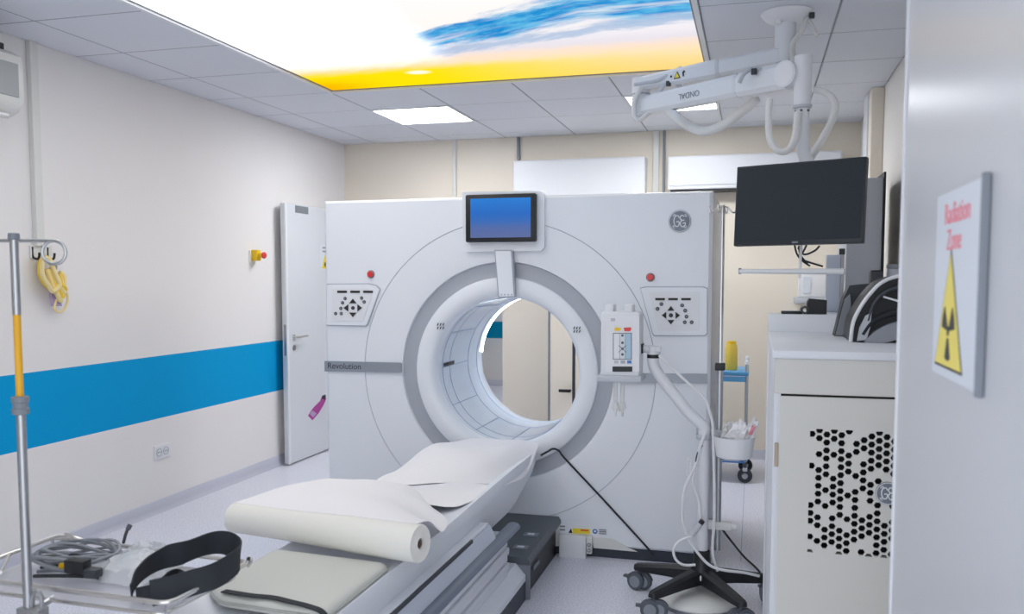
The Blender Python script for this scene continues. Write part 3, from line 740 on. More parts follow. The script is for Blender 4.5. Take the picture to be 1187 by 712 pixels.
# thin black cable over the gantry front down to the floor
cb = MB().tube(bez([gp(627, 528, -.06), gp(634, 524, -.06), gp(641, 520.5, -.05), gp(648, 523, -.03), gp(656, 533, -.012), gp(700, 580, -.010), gp(752, 637, -.010), gp(756, 643.5, -.012)], 8), .0055, 8).build('trailing_cable', 'cable_black')
tag(cb, 'thin black cable hanging down the gantry front right of the table', 'cable')

# ------------------------------------------------------------------ patient table
TC = -1.27
tb = thing('patient_table', 'white motorised patient table running up to the scanner bore', 'patient table', (TC, 2.8, 0))
B(TC - .295, TC + .295, 2.05, 3.80, 0, .088).build('plinth', 'dark_plinth', tb, ang=0)
st = MB(); pr = [(-.295, .0885), (-.295, .115), (-.25, .165), (.25, .165), (.295, .115), (.295, .0885)]
st.loft([[Vector((TC + x, y, z)) for x, z in pr] for y in (2.05, 3.78)]).build('step', 'table_white', tb, ang=20)
# pleated side skirt, each pleat a ridge
n = 6; sk = []
for i in range(n):
    z0 = .166 + i * .033
    o = .262 if i % 2 == 0 else .27
    MB().box(TC - o, TC + o, 2.12, 3.60, z0, z0 + .031, bev=.006, seg=2).build('pleat', 'table_white', tb)
# long side rails
for s in (-1, 1):
    x = TC + s * .292
    r_ = MB(); r_.tube([(x, 2.0, .392), (x, 3.585, .392), (x, 3.60, .392)], [.026, .026, .014], 14, flat=(1.15, .75)); r_.build('side_rail', 'rail_grey', tb)
# upper body, sloping sides
up_ = [(-.285, .41), (-.262, .462), (-.2, .47), (.2, .47), (.262, .462), (.285, .41), (.26, .365), (-.26, .365)]
MB().loft([[Vector((TC + x, y, z)) for x, z in up_] for y in (1.98, 3.34)]).build('upper_body', 'table_blue_white', tb, ang=20)
for s in (-1, 1): B(TC + s * .262 - .004, TC + s * .262 + .004, 1.98, 3.1, .46, .472).build('edge_strip', 'plastic_charcoal', tb, ang=0)
B(TC - .257, TC + .257, 1.98, 3.33, .463, .4745, bev=.002, seg=1).build('deck', 'table_white', tb)
# cradle: dished shell with a rounded nose towards the bore
def cradle_ring(y):
    k = max(0., (y - 4.05) / .33); k = min(k, 1.)
    w_ = .222 * math.sqrt(max(.0, 1 - (k * .80) ** 4)); zb_ = .365 + .20 * max(0., min(1., (y - 3.80) / .575)) ** 2.2
    zt_ = .565 + .02 * max(0, min(1, (y - 2.9) / .8))
    P = [(-w_, zt_), (-w_ - .012, zt_ - .03), (-w_ - .006, zt_ - .055), (-w_ * .985, (zt_ + zb_) / 2 - .035), (-w_ * .88, zb_ + .014), (-w_ * .4, zb_), (w_ * .4, zb_), (w_ * .88, zb_ + .014), (w_ * .985, (zt_ + zb_) / 2 - .035), (w_ + .006, zt_ - .055), (w_ + .012, zt_ - .03), (w_, zt_), (w_ - .02, zt_ - .004), (w_ * .5, zt_ - .028), (0, zt_ - .034), (-w_ * .5, zt_ - .028), (-w_ + .02, zt_ - .004)]
    return [Vector((TC + x, y, z)) for x, z in P]
MB().loft([cradle_ring(y) for y in (1.95, 2.5, 3.0, 3.5, 3.8, 3.9, 3.98, 4.05, 4.12, 4.18, 4.23, 4.27, 4.31, 4.34, 4.36, 4.375)]).build('cradle', 'table_white', tb, ang=50)
# grey block joining table and gantry
bl = MB(); bl.loft([[Vector(p) for p in ((TC - .30, y, z), (TC + .30, y, z), (TC + .312, y, z - .02), (TC + .312, y, z - .035), (TC - .312, y, z - .035), (TC - .312, y, z - .02))] for y, z in ((3.79, .192), (4.46, .205))])
bk = bl.build('dock_block', 'block_grey', tb, ang=30)
B(TC - .285, TC + .285, 3.805, 4.46, 0, .155).build('dock_core', 'plastic_black', tb, ang=0)
B(TC - .312, TC + .312, 3.782, 3.80, 0, .157).build('dock_bracket', 'plastic_grey', tb, ang=0)
for y in (3.92, 4.12):
    z = .192 + (y - 3.79) / .67 * .013
    k_ = B(TC + .20, TC + .27, y - .03, y + .03, z - .001, z + .004, bev=.0015, seg=1).build('pedal', 'plastic_grey', bk)
    B(TC + .218, TC + .252, y - .012, y + .012, z + .004, z + .006).build('pedal_icon', 'sign_white', k_, ang=0)
B(TC + .2855, TC + .292, 3.95, 4.06, .08, .1).build('dock_slot', 'plastic_grey', tb, ang=0)

# mattress on the near half
mt = thing('mattress', 'flat grey-beige vinyl mattress on the near end of the patient table', 'mattress', (TC, 2.35, .553))
mo_ = [Vector(p + (0,)) for p in ((-1.475, 2.13), (-1.40, 2.06), (-1.06, 2.035), (-1.062, 2.455), (-1.478, 2.49))]
def m_round(P, r, n=6):
    out = []
    for i in range(len(P)):
        a, b, c = P[i - 1], P[i], P[(i + 1) % len(P)]
        p = b + (a - b).normalized() * r; q = b + (c - b).normalized() * r
        out += [p * (1 - t) ** 2 + b * 2 * t * (1 - t) + q * t ** 2 for t in (k / n for k in range(n + 1))]
    return out
mr_ = m_round(mo_, .035); mc_ = sum(mr_, Vector()) / len(mr_)
def m_ring(ins, z): return [p - (p - mc_).normalized() * ins + Vector((0, 0, z)) for p in mr_]
MB().loft([m_ring(.012, .552), m_ring(.002, .556), m_ring(.0, .566), m_ring(.002, .576), m_ring(.012, .584), m_ring(.03, .5875)]).build('pad', 'mattress_vinyl', mt, ang=60)
MB().tube(m_ring(-.001, .568), .0045, 8, True).build('piping', 'mattress_edge', mt)
# black restraint strap at the near end
sp = MB(); sp.ribbon(bez([(TC - .13, 2.085, .5905), (TC - .08, 2.075, .5925), (TC - .03, 2.068, .5935), (TC + .03, 2.072, .5925), (TC + .09, 2.055, .5935), (TC + .15, 2.045, .5905), (TC + .20, 2.03, .584), (TC + .228, 2.02, .55)], 6), (.1, 1, 0), .022, .003)
tag(sp.build('restraint_strap', 'strap_black'), 'narrow black restraint strap lying across the table mattress', 'strap')

# paper roll across the table
pr_ = thing('paper_roll', 'roll of white examination paper lying across the table', 'paper roll', (TC, 2.55, .59))
A_, B_ = Vector((-1.715, 2.625, .632)), Vector((-.968, 2.47, .645))
ra, rb = .050, .059
ax = (B_ - A_).normalized(); n1, n2 = frame_of(ax)
def circ3(c, r, n=28, j=0.): return [c + n1 * (r * math.cos(2 * PI * i / n)) + n2 * (r * math.sin(2 * PI * i / n)) for i in range(n)]
rl_ = MB(); rl_.loft([circ3(A_ + ax * .012, ra * .5), circ3(A_, ra * .82), circ3(A_ + ax * .004, ra), circ3(A_.lerp(B_, .35), ra * 1.02), circ3(A_.lerp(B_, .7), rb * .98), circ3(B_ - ax * .004, rb), circ3(B_, rb * .96), circ3(B_ - ax * .003, rb * .6), circ3(B_ + ax * .001, rb * .42), circ3(B_ + ax * .001, rb * .3), circ3(B_ - ax * .08, rb * .28)])
rl_.build('roll', 'paper_roll_cream', pr_, ang=60)
co = MB(); co.loft([circ3(B_ - ax * .06, rb * .27), circ3(B_ - ax * .004, rb * .27), circ3(B_ - ax * .004, rb * .20), circ3(B_ - ax * .06, rb * .20)], True, True); co.build('core', 'cardboard_core', pr_)
def wob(x, y, s=1.): return s * (.006 * math.sin(7 * x + 11 * y) + .004 * math.sin(17 * x - 9 * y + 1.3) + .006 * abs(math.sin(6 * x + 4.3 * y)) + .004 * abs(math.sin(9 * x - 7 * y + .6)) - .006)
def paper_sheet(rows, nu=26, nv=30, amp=1.):
    """rows: list of rows of control points (left to right); dense smooth grid through them"""
    dense = [bez(r, max(1, nu // (len(r) - 1))) for r in rows]
    cols = list(zip(*dense)); cols = [bez(c, max(1, nv // (len(rows) - 1))) for c in cols]
    R_ = list(zip(*cols))
    g = [[Vector((p.x, p.y, p.z + wob(p.x, p.y, amp * min(1, i / 8)))) for p in r] for i, r in enumerate(R_)]
    return g
rowsB = [
    [A_ + Vector((.0, .0, .0515)), A_.lerp(B_, .33) + Vector((0, .0, .0525)), A_.lerp(B_, .66) + Vector((0, .0, .0585)), B_ + Vector((-.012, .0, .0605))],
    [(-1.69, 2.77, .686), (-1.47, 2.74, .694), (-1.22, 2.68, .700), (-.985, 2.60, .676)],
    [(-1.64, 2.96, .682), (-1.45, 2.93, .692), (-1.21, 2.85, .676), (-.99, 2.72, .618)],
    [(-1.585, 3.11, .672), (-1.43, 3.09, .684), (-1.23, 3.0, .664), (-1.02, 2.86, .612)],
    [(-1.51, 3.25, .612), (-1.41, 3.24, .63), (-1.27, 3.16, .634), (-1.10, 2.99, .60)]]
MB().sheet(paper_sheet(rowsB)).build('unrolled_sheet', 'paper', pr_, ang=0 or 80, solid=.0012)
rowsA = [
    [(-1.485, 4.36, .600), (-1.40, 4.41, .612), (-1.27, 4.43, .606), (-1.14, 4.41, .612), (-1.052, 4.35, .606)],
    [(-1.51, 4.12, .628), (-1.40, 4.14, .632), (-1.27, 4.15, .628), (-1.13, 4.14, .622), (-1.030, 4.12, .556)],
    [(-1.515, 3.82, .630), (-1.40, 3.84, .650), (-1.27, 3.86, .646), (-1.13, 3.90, .628), (-1.028, 3.96, .532)],
    [(-1.51, 3.50, .610), (-1.40, 3.52, .640), (-1.27, 3.56, .640), (-1.15, 3.66, .616), (-1.030, 3.80, .536)],
    [(-1.50, 3.22, .600), (-1.39, 3.19, .626), (-1.27, 3.28, .624), (-1.16, 3.46, .600), (-1.034, 3.64, .548)]]
psh = thing('paper_sheet', 'loose white paper sheet draped over the table end at the bore', 'paper', (TC, 3.8, .57))
MB().sheet(paper_sheet(rowsA)).build('draped_sheet', 'paper', psh, ang=80, solid=.0012)
rowsC = [
    [(-1.50, 3.222, .600), (-1.39, 3.192, .626), (-1.27, 3.282, .624), (-1.16, 3.462, .600), (-1.036, 3.642, .548)],
    [(-1.48, 3.23, .585), (-1.36, 3.17, .596), (-1.24, 3.22, .592), (-1.13, 3.34, .580), (-1.05, 3.58, .572)],
    [(-1.46, 3.28, .575), (-1.34, 3.18, .580), (-1.20, 3.16, .576), (-1.09, 3.18, .574), (-1.046, 3.42, .571)],
    [(-1.44, 3.40, .572), (-1.34, 3.34, .574), (-1.20, 3.30, .573), (-1.10, 3.28, .574), (-1.06, 3.44, .571)]]
MB().sheet(paper_sheet(rowsC, amp=.2)).build('folded_flap', 'paper', psh, ang=80, solid=.0012)
# ------------------------------------------------------------------ drip stand with wire tray, left foreground
PX, PY = -1.655, 1.672
dsd = thing('drip_stand', 'steel drip stand with yellow pole section and wire tray', 'drip stand', (PX, PY, 0))
def dz(y, x=24): return on_y(x, y, PY).z
zt_, zy1, zy0, zcl = dz(272, 18), dz(365, 21), dz(458, 24), dz(470, 24)
MB().cyl((PX, PY, zy1), (PX, PY, zt_), .0095, n=20).build('upper_pole', 'brushed_steel', dsd)
MB().cyl((PX, PY, zcl - .02), (PX, PY, zy1), .0085, n=20).build('yellow_section', 'amber', dsd)
MB().cyl((PX, PY, .10), (PX, PY, zcl - .01), .0108, n=20).build('lower_pole', 'brushed_steel', dsd)
MB().lathe([(.012, -.022), (.019, -.02), (.019, -.008), (.0165, -.006), (.0165, .006), (.019, .008), (.019, .02), (.010, .022)], (PX, PY, zcl), 'Z', 20).build('lock_collar', 'plastic_grey', dsd)
MB().lathe([(0, .004), (.012, .003), (.013, -.01), (.0095, -.012)], (PX, PY, zt_), 'Z', 16).build('pole_cap', 'plastic_grey', dsd)
hk_ = MB(); zb_ = zt_ - .014
ringp = []
rc = Vector((PX + .088, PY + .025, zb_ - .027))
u_ = Vector((.96, .27, 0)).normalized()
for k in range(25):
    t = PI / 2 - 2 * PI * k / 24 * .98
    ringp.append(rc + u_ * (.027 * math.cos(t)) + Vector((0, 0, .027 * math.sin(t))))
hk_.tube([Vector((PX, PY, zb_))] + [Vector((PX, PY, zb_)).lerp(ringp[0], k / 6) for k in range(1, 6)] + ringp, .004, 8)
hk_.build('hook_bar', 'brushed_steel', dsd)
rc2 = Vector((PX - .088, PY - .025, zb_ - .027)); p2 = []
for k in range(25):
    t = PI / 2 + 2 * PI * k / 24 * .98
    p2.append(rc2 + u_ * (.027 * math.cos(t)) + Vector((0, 0, .027 * math.sin(t))))
MB().tube([Vector((PX, PY, zb_))] + p2, .004, 8).build('hook_bar', 'brushed_steel', dsd)
# base: five short legs with castors
MB().lathe([(0, .12), (.03, .12), (.035, .07), (0, .07)], (PX, PY, 0), 'Z', 20).build('base_hub', 'plastic_charcoal', dsd)
for k in range(5):
    a = math.radians(20 + 72 * k); r = .24
    e = Vector((PX + r * math.cos(a), PY + r * math.sin(a), 0))
    MB().tube([(PX, PY, .09), (PX + r * .6 * math.cos(a), PY + r * .6 * math.sin(a), .085), (e.x, e.y, .07)], .013).build('base_leg', 'brushed_steel', dsd)
    wv = Vector((-math.sin(a), math.cos(a), 0))
    MB().cyl(e + Vector((0, 0, .03)) - wv * .012, e + Vector((0, 0, .03)) + wv * .012, .03, n=18).build('castor', 'caster_grey', dsd)
# wire tray carried by the pole
TZ = .70
def tp(x, y, z=TZ): return on_z(x, y, z)
FL, FR, NR, NL = Vector((-1.955, 2.075, TZ)), tp(289, 652), tp(195, 700), Vector((-1.95, 1.73, TZ))
tray = [o for o in (NL, NR, FR, FL)]
def rounded(P, r=.03, n=5, closed=True):
    out = []
    for i in range(len(P)):
        a, b, c = P[i - 1], P[i], P[(i + 1) % len(P)]
        p = b + (a - b).normalized() * r; q = b + (c - b).normalized() * r
        for k in range(n + 1):
            t = k / n; out.append(p * (1 - t) ** 2 + b * 2 * t * (1 - t) + q * t ** 2)
    return out
MB().tube(rounded(tray), .0065, 10, True).build('tray_rim', 'chrome', dsd)
low = [v + Vector((0, 0, -.035)) + ((FL + NR) / 2 - v) * .08 for v in tray]
MB().tube(rounded(low), .005, 10, True).build('tray_lower_rim', 'chrome', dsd)
for k in range(4):
    a, b = rounded(tray)[k * 6 + 3], rounded(low)[k * 6 + 3]
    MB().tube([a, b], .004).build('tray_strut', 'chrome', dsd)
MB().prism([v + Vector((0, 0, .003)) for v in low], (0, 0, .003)).build('tray_floor', 'tray_clear', dsd, ang=0)
# raised side handle at the far left
MB().tube(bez([tp(14, 640, TZ), tp(40, 631, TZ + .012), tp(72, 620.5, TZ + .02), tp(88, 624, TZ + .015), tp(104, 629, TZ)], 6), .0055).build('tray_handle', 'chrome', dsd)
MB().tube([tp(12, 641), tp(0, 664)], .0055).build('tray_handle', 'chrome', dsd)
MB().tube(bez([tp(288, 648, TZ + .006), tp(291, 650, TZ - .004), tp(287, 656, TZ - .012)], 4), .006).build('tray_end_hook', 'chrome', dsd)
# clamp of the tray on the pole
cl = MB(); cl.box(PX - .02, PX + .045, PY - .018, PY + .018, .625, .672, bev=.004)
cl.build('clamp_block', 'brushed_steel', dsd)
MB().tube(bez([(PX + .012, PY, .67), (PX + .016, PY, .70), (PX + .03, PY, .712), (PX + .04, PY, .695), (PX + .038, PY, .665)], 5), .005).build('clamp_loop', 'brushed_steel', dsd)
MB().tube([(PX, PY, .655), (PX, NL.y + .02, .665)], .008).build('clamp_arm', 'brushed_steel', dsd)

# on the tray: coiled cable, strap, plastic bag
TF = TZ - .028
cc = thing('coiled_cable', 'coiled grey cables with black connector on the wire tray', 'cable', tp(95, 655, TF))
cen = tp(92, 652, TF + .02)
eu, ev = Vector((1, .12, 0)).normalized(), Vector((-.12, 1, 0)).normalized()
for k in range(7):
    rx, ry = .12 - .007 * (k % 4), .085 - .006 * ((k * 3) % 5)
    off = eu * (random.uniform(-.015, .02)) + ev * random.uniform(-.01, .012)
    pts = [cen + off + eu * (rx * math.cos(t)) + ev * (ry * math.sin(t)) + Vector((0, 0, .006 * k * .55 + .012 * math.sin(t * 2 + k) + .012 + .02 * (math.cos(t) > 0) * 0)) for t in (2 * PI * i / 36 for i in range(36))]
    MB().tube(pts, .0042, 8, True).build('cable_loop', ('cable_grey', 'plastic_grey', 'cable_grey')[k % 3], cc)
for k in range(5):
    c0 = tp(40 + k * 4, 668 - k * 5, TF + .008); c1 = tp(120 + k * 3, 672 - k * 3, TF + .01 + .004 * k)
    MB().tube(bez([c0, c0.lerp(c1, .35) + Vector((0, .012 * (k - 2), .012)), c0.lerp(c1, .7) + Vector((0, -.008 * k, .006)), c1], 6), .005).build('cable_end', ('cable_black', 'plastic_grey')[k % 2], cc)
q = tp(90, 655, TF + .05)
cn = B(q.x - .03, q.x + .03, q.y - .016, q.y + .016, q.z - .02, q.z + .015, bev=.004).build('connector', 'plastic_black', cc)
MB().cyl((q.x - .05, q.y - .004, q.z - .006), (q.x - .03, q.y, q.z - .004), .008, n=12).build('connector_pin', 'gold_pin', cn)
B(q.x + .032, q.x + .07, q.y - .02, q.y + .01, q.z - .026, q.z - .002, bev=.005).build('connector', 'plastic_charcoal', cc)
jk = cc
MB().tube(bez([tp(143, 630, TF + .01), tp(145, 622, TF + .03), tp(147, 616, TF + .045), tp(150, 610, TF + .055)], 4), .0045).build('plug_lead', 'plastic_charcoal', jk)
MB().cyl(tp(148, 614, TF + .048), tp(151, 608.5, TF + .06), .007).build('plug_body', 'caster_grey', jk)
bg = thing('plastic_bag', 'crumpled clear plastic bag with white pads on the wire tray', 'plastic bag', tp(160, 660, TF))
random.seed(11)
def bag_grid(c, a, b, h, n=13):
    g = []
    for i in range(n):
        row = []
        for j in range(n):
            u, v = i / (n - 1) * 2 - 1, j / (n - 1) * 2 - 1
            edge = max(0, (1 - u * u)) * max(0, 1 - v * v)
            row.append(c + a * u + b * v + Vector((random.uniform(-.006, .006), random.uniform(-.006, .006), h * edge ** .6 + random.uniform(-.006, .01) * (edge > .05))))
        g.append(row)
    return g
cb_ = tp(152, 662, TF + .008)
MB().sheet(bag_grid(cb_, Vector((.10, -.01, 0)), Vector((0, .095, 0)), .045)).build('bag_film', 'plastic_bag', bg, ang=20)
cb2 = tp(172, 646, TF + .01)
MB().sheet(bag_grid(cb2, Vector((.06, .01, 0)), Vector((0, .05, 0)), .04)).build('bag_film', 'plastic_bag', bg, ang=20)
q = tp(160, 655, TF + .02)
for k in range(4):
    B(-.035, .035, -.025, .025, 0, .012, bev=.004, mtx=Matrix.Translation(q + Vector((.03 * (k % 2) - .02, .035 * (k // 2) - .02, .004 * k))) @ Matrix.Rotation(.4 * k, 4, 'Z')).build('pad', ('paper', 'pale_blue_print')[k == 2], bg)
sb = thing('black_strap', 'looped black webbing strap resting on the wire tray rim', 'strap', tp(200, 670, TF))
def sp_(x, y, z): return tp(x, y, z)
loop = bez([sp_(152, 686, TF + .03), sp_(157, 672, TF + .05), sp_(170, 658, TF + .062), sp_(190, 647, TF + .07), sp_(215, 640, TF + .078), sp_(240, 631, TF + .082), sp_(258, 629, TF + .08), sp_(272, 634, TF + .07), sp_(278, 645, TF + .06), sp_(268, 656, TF + .055), sp_(248, 668, TF + .05), sp_(222, 676, TF + .045), sp_(198, 683, TF + .04), sp_(175, 688, TF + .035)], 6)
wds = []
for i in range(len(loop)):
    t = i / (len(loop) - 1); wds.append((.1 + .2 * math.sin(t * 6), .1, .9 if t < .55 else .55))
MB().ribbon(loop, wds, .062, .004).build('webbing', 'strap_black', sb, ang=60)
loop2 = bez([sp_(158, 690, TF + .02), sp_(180, 684, TF + .03), sp_(196, 670, TF + .045), sp_(206, 668, TF + .04), sp_(214, 676, TF + .03), sp_(190, 688, TF + .02), sp_(165, 692, TF + .018)], 6)
MB().ribbon(loop2, (.1, .35, .8), .034, .004).build('webbing', 'strap_black', sb, ang=60)

# ------------------------------------------------------------------ injector stand
IX, IY = -.205, 3.95
inj = thing('injector_stand', 'white contrast injector on a stand with black five-star base', 'injector', (IX, IY, 0))
MB().lathe([(.026, .245), (.036, .24), (.038, .185), (.052, .165), (.056, .10), (0, .095)], (IX, IY, 0), 'Z', 24).build('hub', 'plastic_black', inj)
wheel = MB().lathe([(0, -.012), (.036, -.012), (.041, -.008), (.041, .008), (.036, .012), (0, .012)], (0, 0, 0), 'X', 22).build('castor_wheel', 'caster_grey', data_only=True)
hubm = MB().lathe([(0, -.0145), (.026, -.0145), (.028, -.011), (.028, .011), (.026, .0145), (0, .0145)], (0, 0, 0), 'X', 18).build('castor_hub', 'caster_hub', data_only=True)
horn = MB().lathe([(.036, -.0095), (.045, -.0095), (.045, .0095), (.036, .0095), (.036, -.0095)], (0, 0, 0), 'X', 16, .2, PI - .2).box(-.01, .01, .036, .06, .012, .022).build('castor_brake', 'caster_grey', data_only=True)
def castor(parent, loc, rz, stem=.04):
    grp = bpy.data.objects.new('castor', wheel); COL.objects.link(grp); grp.parent = parent; grp.location = Vector((loc[0], loc[1], .041)) - WOFF[parent]; grp.rotation_euler = (0, 0, rz); fix(grp)
    for me, nme in ((hubm, 'castor_hub'), (horn, 'castor_brake')):
        o = bpy.data.objects.new(nme, me); COL.objects.link(o); o.parent = grp; fix(o)
    return grp
for k in range(5):
    a = math.radians(17 + 72 * k); r = .305
    d = Vector((math.cos(a), math.sin(a), 0)); pz = Vector((-math.sin(a), math.cos(a), 0)); c = Vector((IX, IY, 0))
    rings = []
    for t, hw_, z0, z1 in ((.03, .034, .10, .165), (.15, .028, .10, .150), (.27, .024, .095, .132), (.320, .02, .094, .124), (.330, .012, .098, .118)):
        b0 = c + d * t
        rings.append([b0 + pz * hw_ + Vector((0, 0, z0)), b0 + pz * hw_ * .95 + Vector((0, 0, z1 - .012)), b0 + pz * hw_ * .55 + Vector((0, 0, z1)), b0 - pz * hw_ * .55 + Vector((0, 0, z1)), b0 - pz * hw_ * .95 + Vector((0, 0, z1 - .012)), b0 - pz * hw_ + Vector((0, 0, z0))])
    MB().loft(rings).build('base_leg', 'plastic_black', inj, ang=30)
    e = c + d * r
    for sgn in (-1, 1):
        castor(inj, e + (Vector((.018, .004, 0)) * sgn), math.radians(20 + 25 * k))
    MB().cyl((e.x, e.y, .05), (e.x, e.y, .10), .009, n=10).build('castor_stem', 'caster_grey', inj)
colz = .76
MB().cyl((IX, IY, .20), (IX, IY, colz), .0245, n=24).build('column', 'injector_white', inj)
MB().lathe([(.03, -.012), (.032, -.008), (.032, .008), (.03, .012)], (IX, IY, colz - .005), 'Z', 24).build('column_collar', 'injector_edge', inj)
IH = 3.90
def ip(x, y, Y=IY): return on_y(x, y, Y)
arm = bez([(IX, IY, colz), (IX - .003, IY, colz + .04), ip(798, 478), ip(786, 463), ip(774, 448), ip(762, 432), ip(757.5, 422), ip(757, 414)], 6)
MB().tube(arm, [.026] * len(arm), 18).build('support_arm', 'injector_white', inj)
q = ip(757, 413)
MB().cyl((q.x, q.y, q.z - .008), (q.x, q.y, q.z + .008), .027, n=20).build('arm_band', 'plastic_black', inj)
MB().cyl((q.x, q.y, q.z + .008), (q.x, q.y, q.z + .045), .025, n=20).build('arm_top', 'injector_white', inj)
p0, p1 = ip(766, 406), ip(745, 404)
MB().cyl(p0, p1, .018, n=18).build('pivot', 'injector_white', inj)
B(p1.x - .006, p1.x + .004, IY - .03, IY + .03, p1.z - .022, p1.z + .022, bev=.003).build('pivot_bracket', 'plastic_black', inj)
# injector head
h0, h1 = ip(699, 438), ip(744.5, 361)
hd = B(h0.x, h1.x, IY - .075, IY + .06, h0.z + .012, h1.z, bev=.014, seg=3).build('head', 'injector_white', inj)
f0, f1 = ip(695.5, 441), ip(746.5, 434)
B(f0.x, f1.x, IY - .085, IY + .07, f0.z + .002, f1.z, bev=.008).build('head_flange', 'injector_edge', hd)
for x in (708.5, 730.5):
    a, b = ip(x - 5, 362), ip(x + 5, 352.5)
    B(a.x, b.x, IY - .06, IY + .03, a.z - .01, b.z, bev=.007).build('plunger_cap', 'injector_white', hd)
HF = IY - .0755
def hp(x, y, d=0.): return on_y(x, y, HF - d)
def hpoly(name, m_, px, d0, d1, par=None): return MB().prism([hp(x, y, d0) for x, y in px], (0, -(d1 - d0), 0)).build(name, m_, par or hd, ang=0)
hpoly('face_panel', 'plastic_white', [(702, 366), (741, 366), (741, 431), (702, 431)], 0, .002)
hpoly('yellow_key', 'yellow_plastic', [(712.5, 380), (719.5, 380), (720, 381.5), (719, 383.5), (712.5, 383.5)], .002, .005)
hpoly('red_key', 'red_button', [(723, 380), (731, 379.5), (732, 381.5), (730.5, 384), (724, 384)], .002, .005)
hpoly('key_field_edge', 'plastic_grey', [(710.5, 386), (732.5, 386), (732.5, 417), (710.5, 417)], .002, .003)
hpoly('key_field', 'plastic_white', [(711.5, 387), (718, 387), (718, 416), (711.5, 416)], .003, .0042)
hpoly('key_field', 'sign_white', [(718.5, 387), (724.5, 387), (724.5, 416), (718.5, 416)], .003, .0042)
hpoly('key_field', 'pale_blue_print', [(725, 387), (731.5, 387), (731.5, 416), (725, 416)], .003, .0042)
for y in (389, 397.5, 404.5, 411): 
    q = hp(721.5, y, .0042); MB().lathe([(0, -.003), (.005, -.003), (.006, 0)], (q.x, q.y, q.z), 'Y', 10).build('arrow_key', 'caster_grey', hd)
for s in (-1, 1): MB().tube([hp(717 , 404.5 - 4 * s, .0045), hp(721.5, 404.5, .0045), hp(726, 404.5 + 4 * s, .0045)], .0012, 6).build('cross_mark', 'plastic_charcoal', hd)
for x, m_ in ((712, 'injector_edge'), (719.5, 'badge_grey'), (727, 'mid_blue')): hpoly('mode_key', m_, [(x, 418), (x + 5, 418), (x + 5, 421.5), (x, 421.5)], .002, .004)
hpoly('head_display', 'plastic_black', [(710, 425), (733, 425), (733, 431), (710, 431)], .002, .004)
hpoly('head_badge', 'injector_edge', [(708, 369), (713, 369), (713, 372.5), (708, 372.5)], .002, .004)
# syringes under the head
for x in (713.5, 721.5):
    a, b = ip(x, 441, IY), ip(x, 468, IY)
    MB().cyl(a, b, .011, .009, 14).build('syringe', 'sleeve_clear', inj)
    MB().lathe([(.004, 0), (.014, -.006), (.016, -.03), (.006, -.05), (.004, -.07)], (b.x, b.y, b.z + .01), 'Z', 14).build('syringe_tip', 'sleeve_clear', inj)
a = ip(721, 473)
MB().lathe([(.014, -.008), (.019, -.008), (.019, .008), (.014, .008), (.014, -.008)], (a.x, a.y - .01, a.z), 'Y', 16).build('connector_ring', 'sleeve_clear', inj)
# cables of the injector
def lead(pts, r=.006, m_='cable_white', name='lead'):
    MB().tube(bez(pts, 7), r, 8).build(name, m_, inj)
lead([ip(764, 412, IY - .02), ip(780, 428, IY - .03), ip(802, 448, IY - .035), ip(817, 462, IY - .035), ip(822, 476, IY - .035), ip(826, 492, IY - .03), ip(827, 520, IY - .03), ip(828, 560, IY - .03), ip(828, 600, IY - .03), ip(826, 640, IY - .03), (IX + .07, IY - .02, .16)], .0065)
lead([ip(818, 500, IY - .03), ip(811, 520, IY - .04), ip(806, 540, IY - .05), ip(800, 552, IY - .05), ip(793, 570, IY - .05), ip(791, 600, IY - .05), ip(797, 622, IY - .05), ip(808, 640, IY - .06), ip(822, 655, IY - .06), ip(838, 661, IY - .05), ip(862, 664, IY - .03), ip(880, 668, IY)], .0065)
lead([ip(806, 545, IY - .045), ip(803, 560, IY - .05), ip(810, 580, IY - .05), ip(812, 606, IY - .05)], .006)
lead([ip(797, 538, IY - .05), ip(795, 548, IY - .05), ip(799, 553, IY - .05), ip(801, 540, IY - .05), ip(797.5, 532, IY - .05), ip(795, 545, IY - .05)], .004)
lead([ip(803, 622, IY - .06), ip(790, 626, IY - .07), ip(781, 636, IY - .075), ip(783, 648, IY - .075), ip(792, 655, IY - .075), ip(806, 655, IY - .06)], .006)
lead([ip(814, 516, IY - .035), ip(809, 525, IY - .045), ip(807, 533, IY - .05), ip(807, 540, IY - .05)], .004, 'plastic_charcoal')
a, b = ip(802, 621, IY - .06), ip(812, 607, IY - .06)
MB().cyl(a, b, .012, n=12).build('cable_plug', 'injector_edge', inj)
MB().cyl(b, ip(814.5, 603.5, IY - .06), .012, n=12).build('plug_grip', 'plastic_black', inj)
MB().lathe([(.055, .118), (.06, .122), (.06, .14), (.055, .144), (.055, .118)], (IX, IY, .0), 'Z', 20).build('cable_tie', 'cable_white', inj)

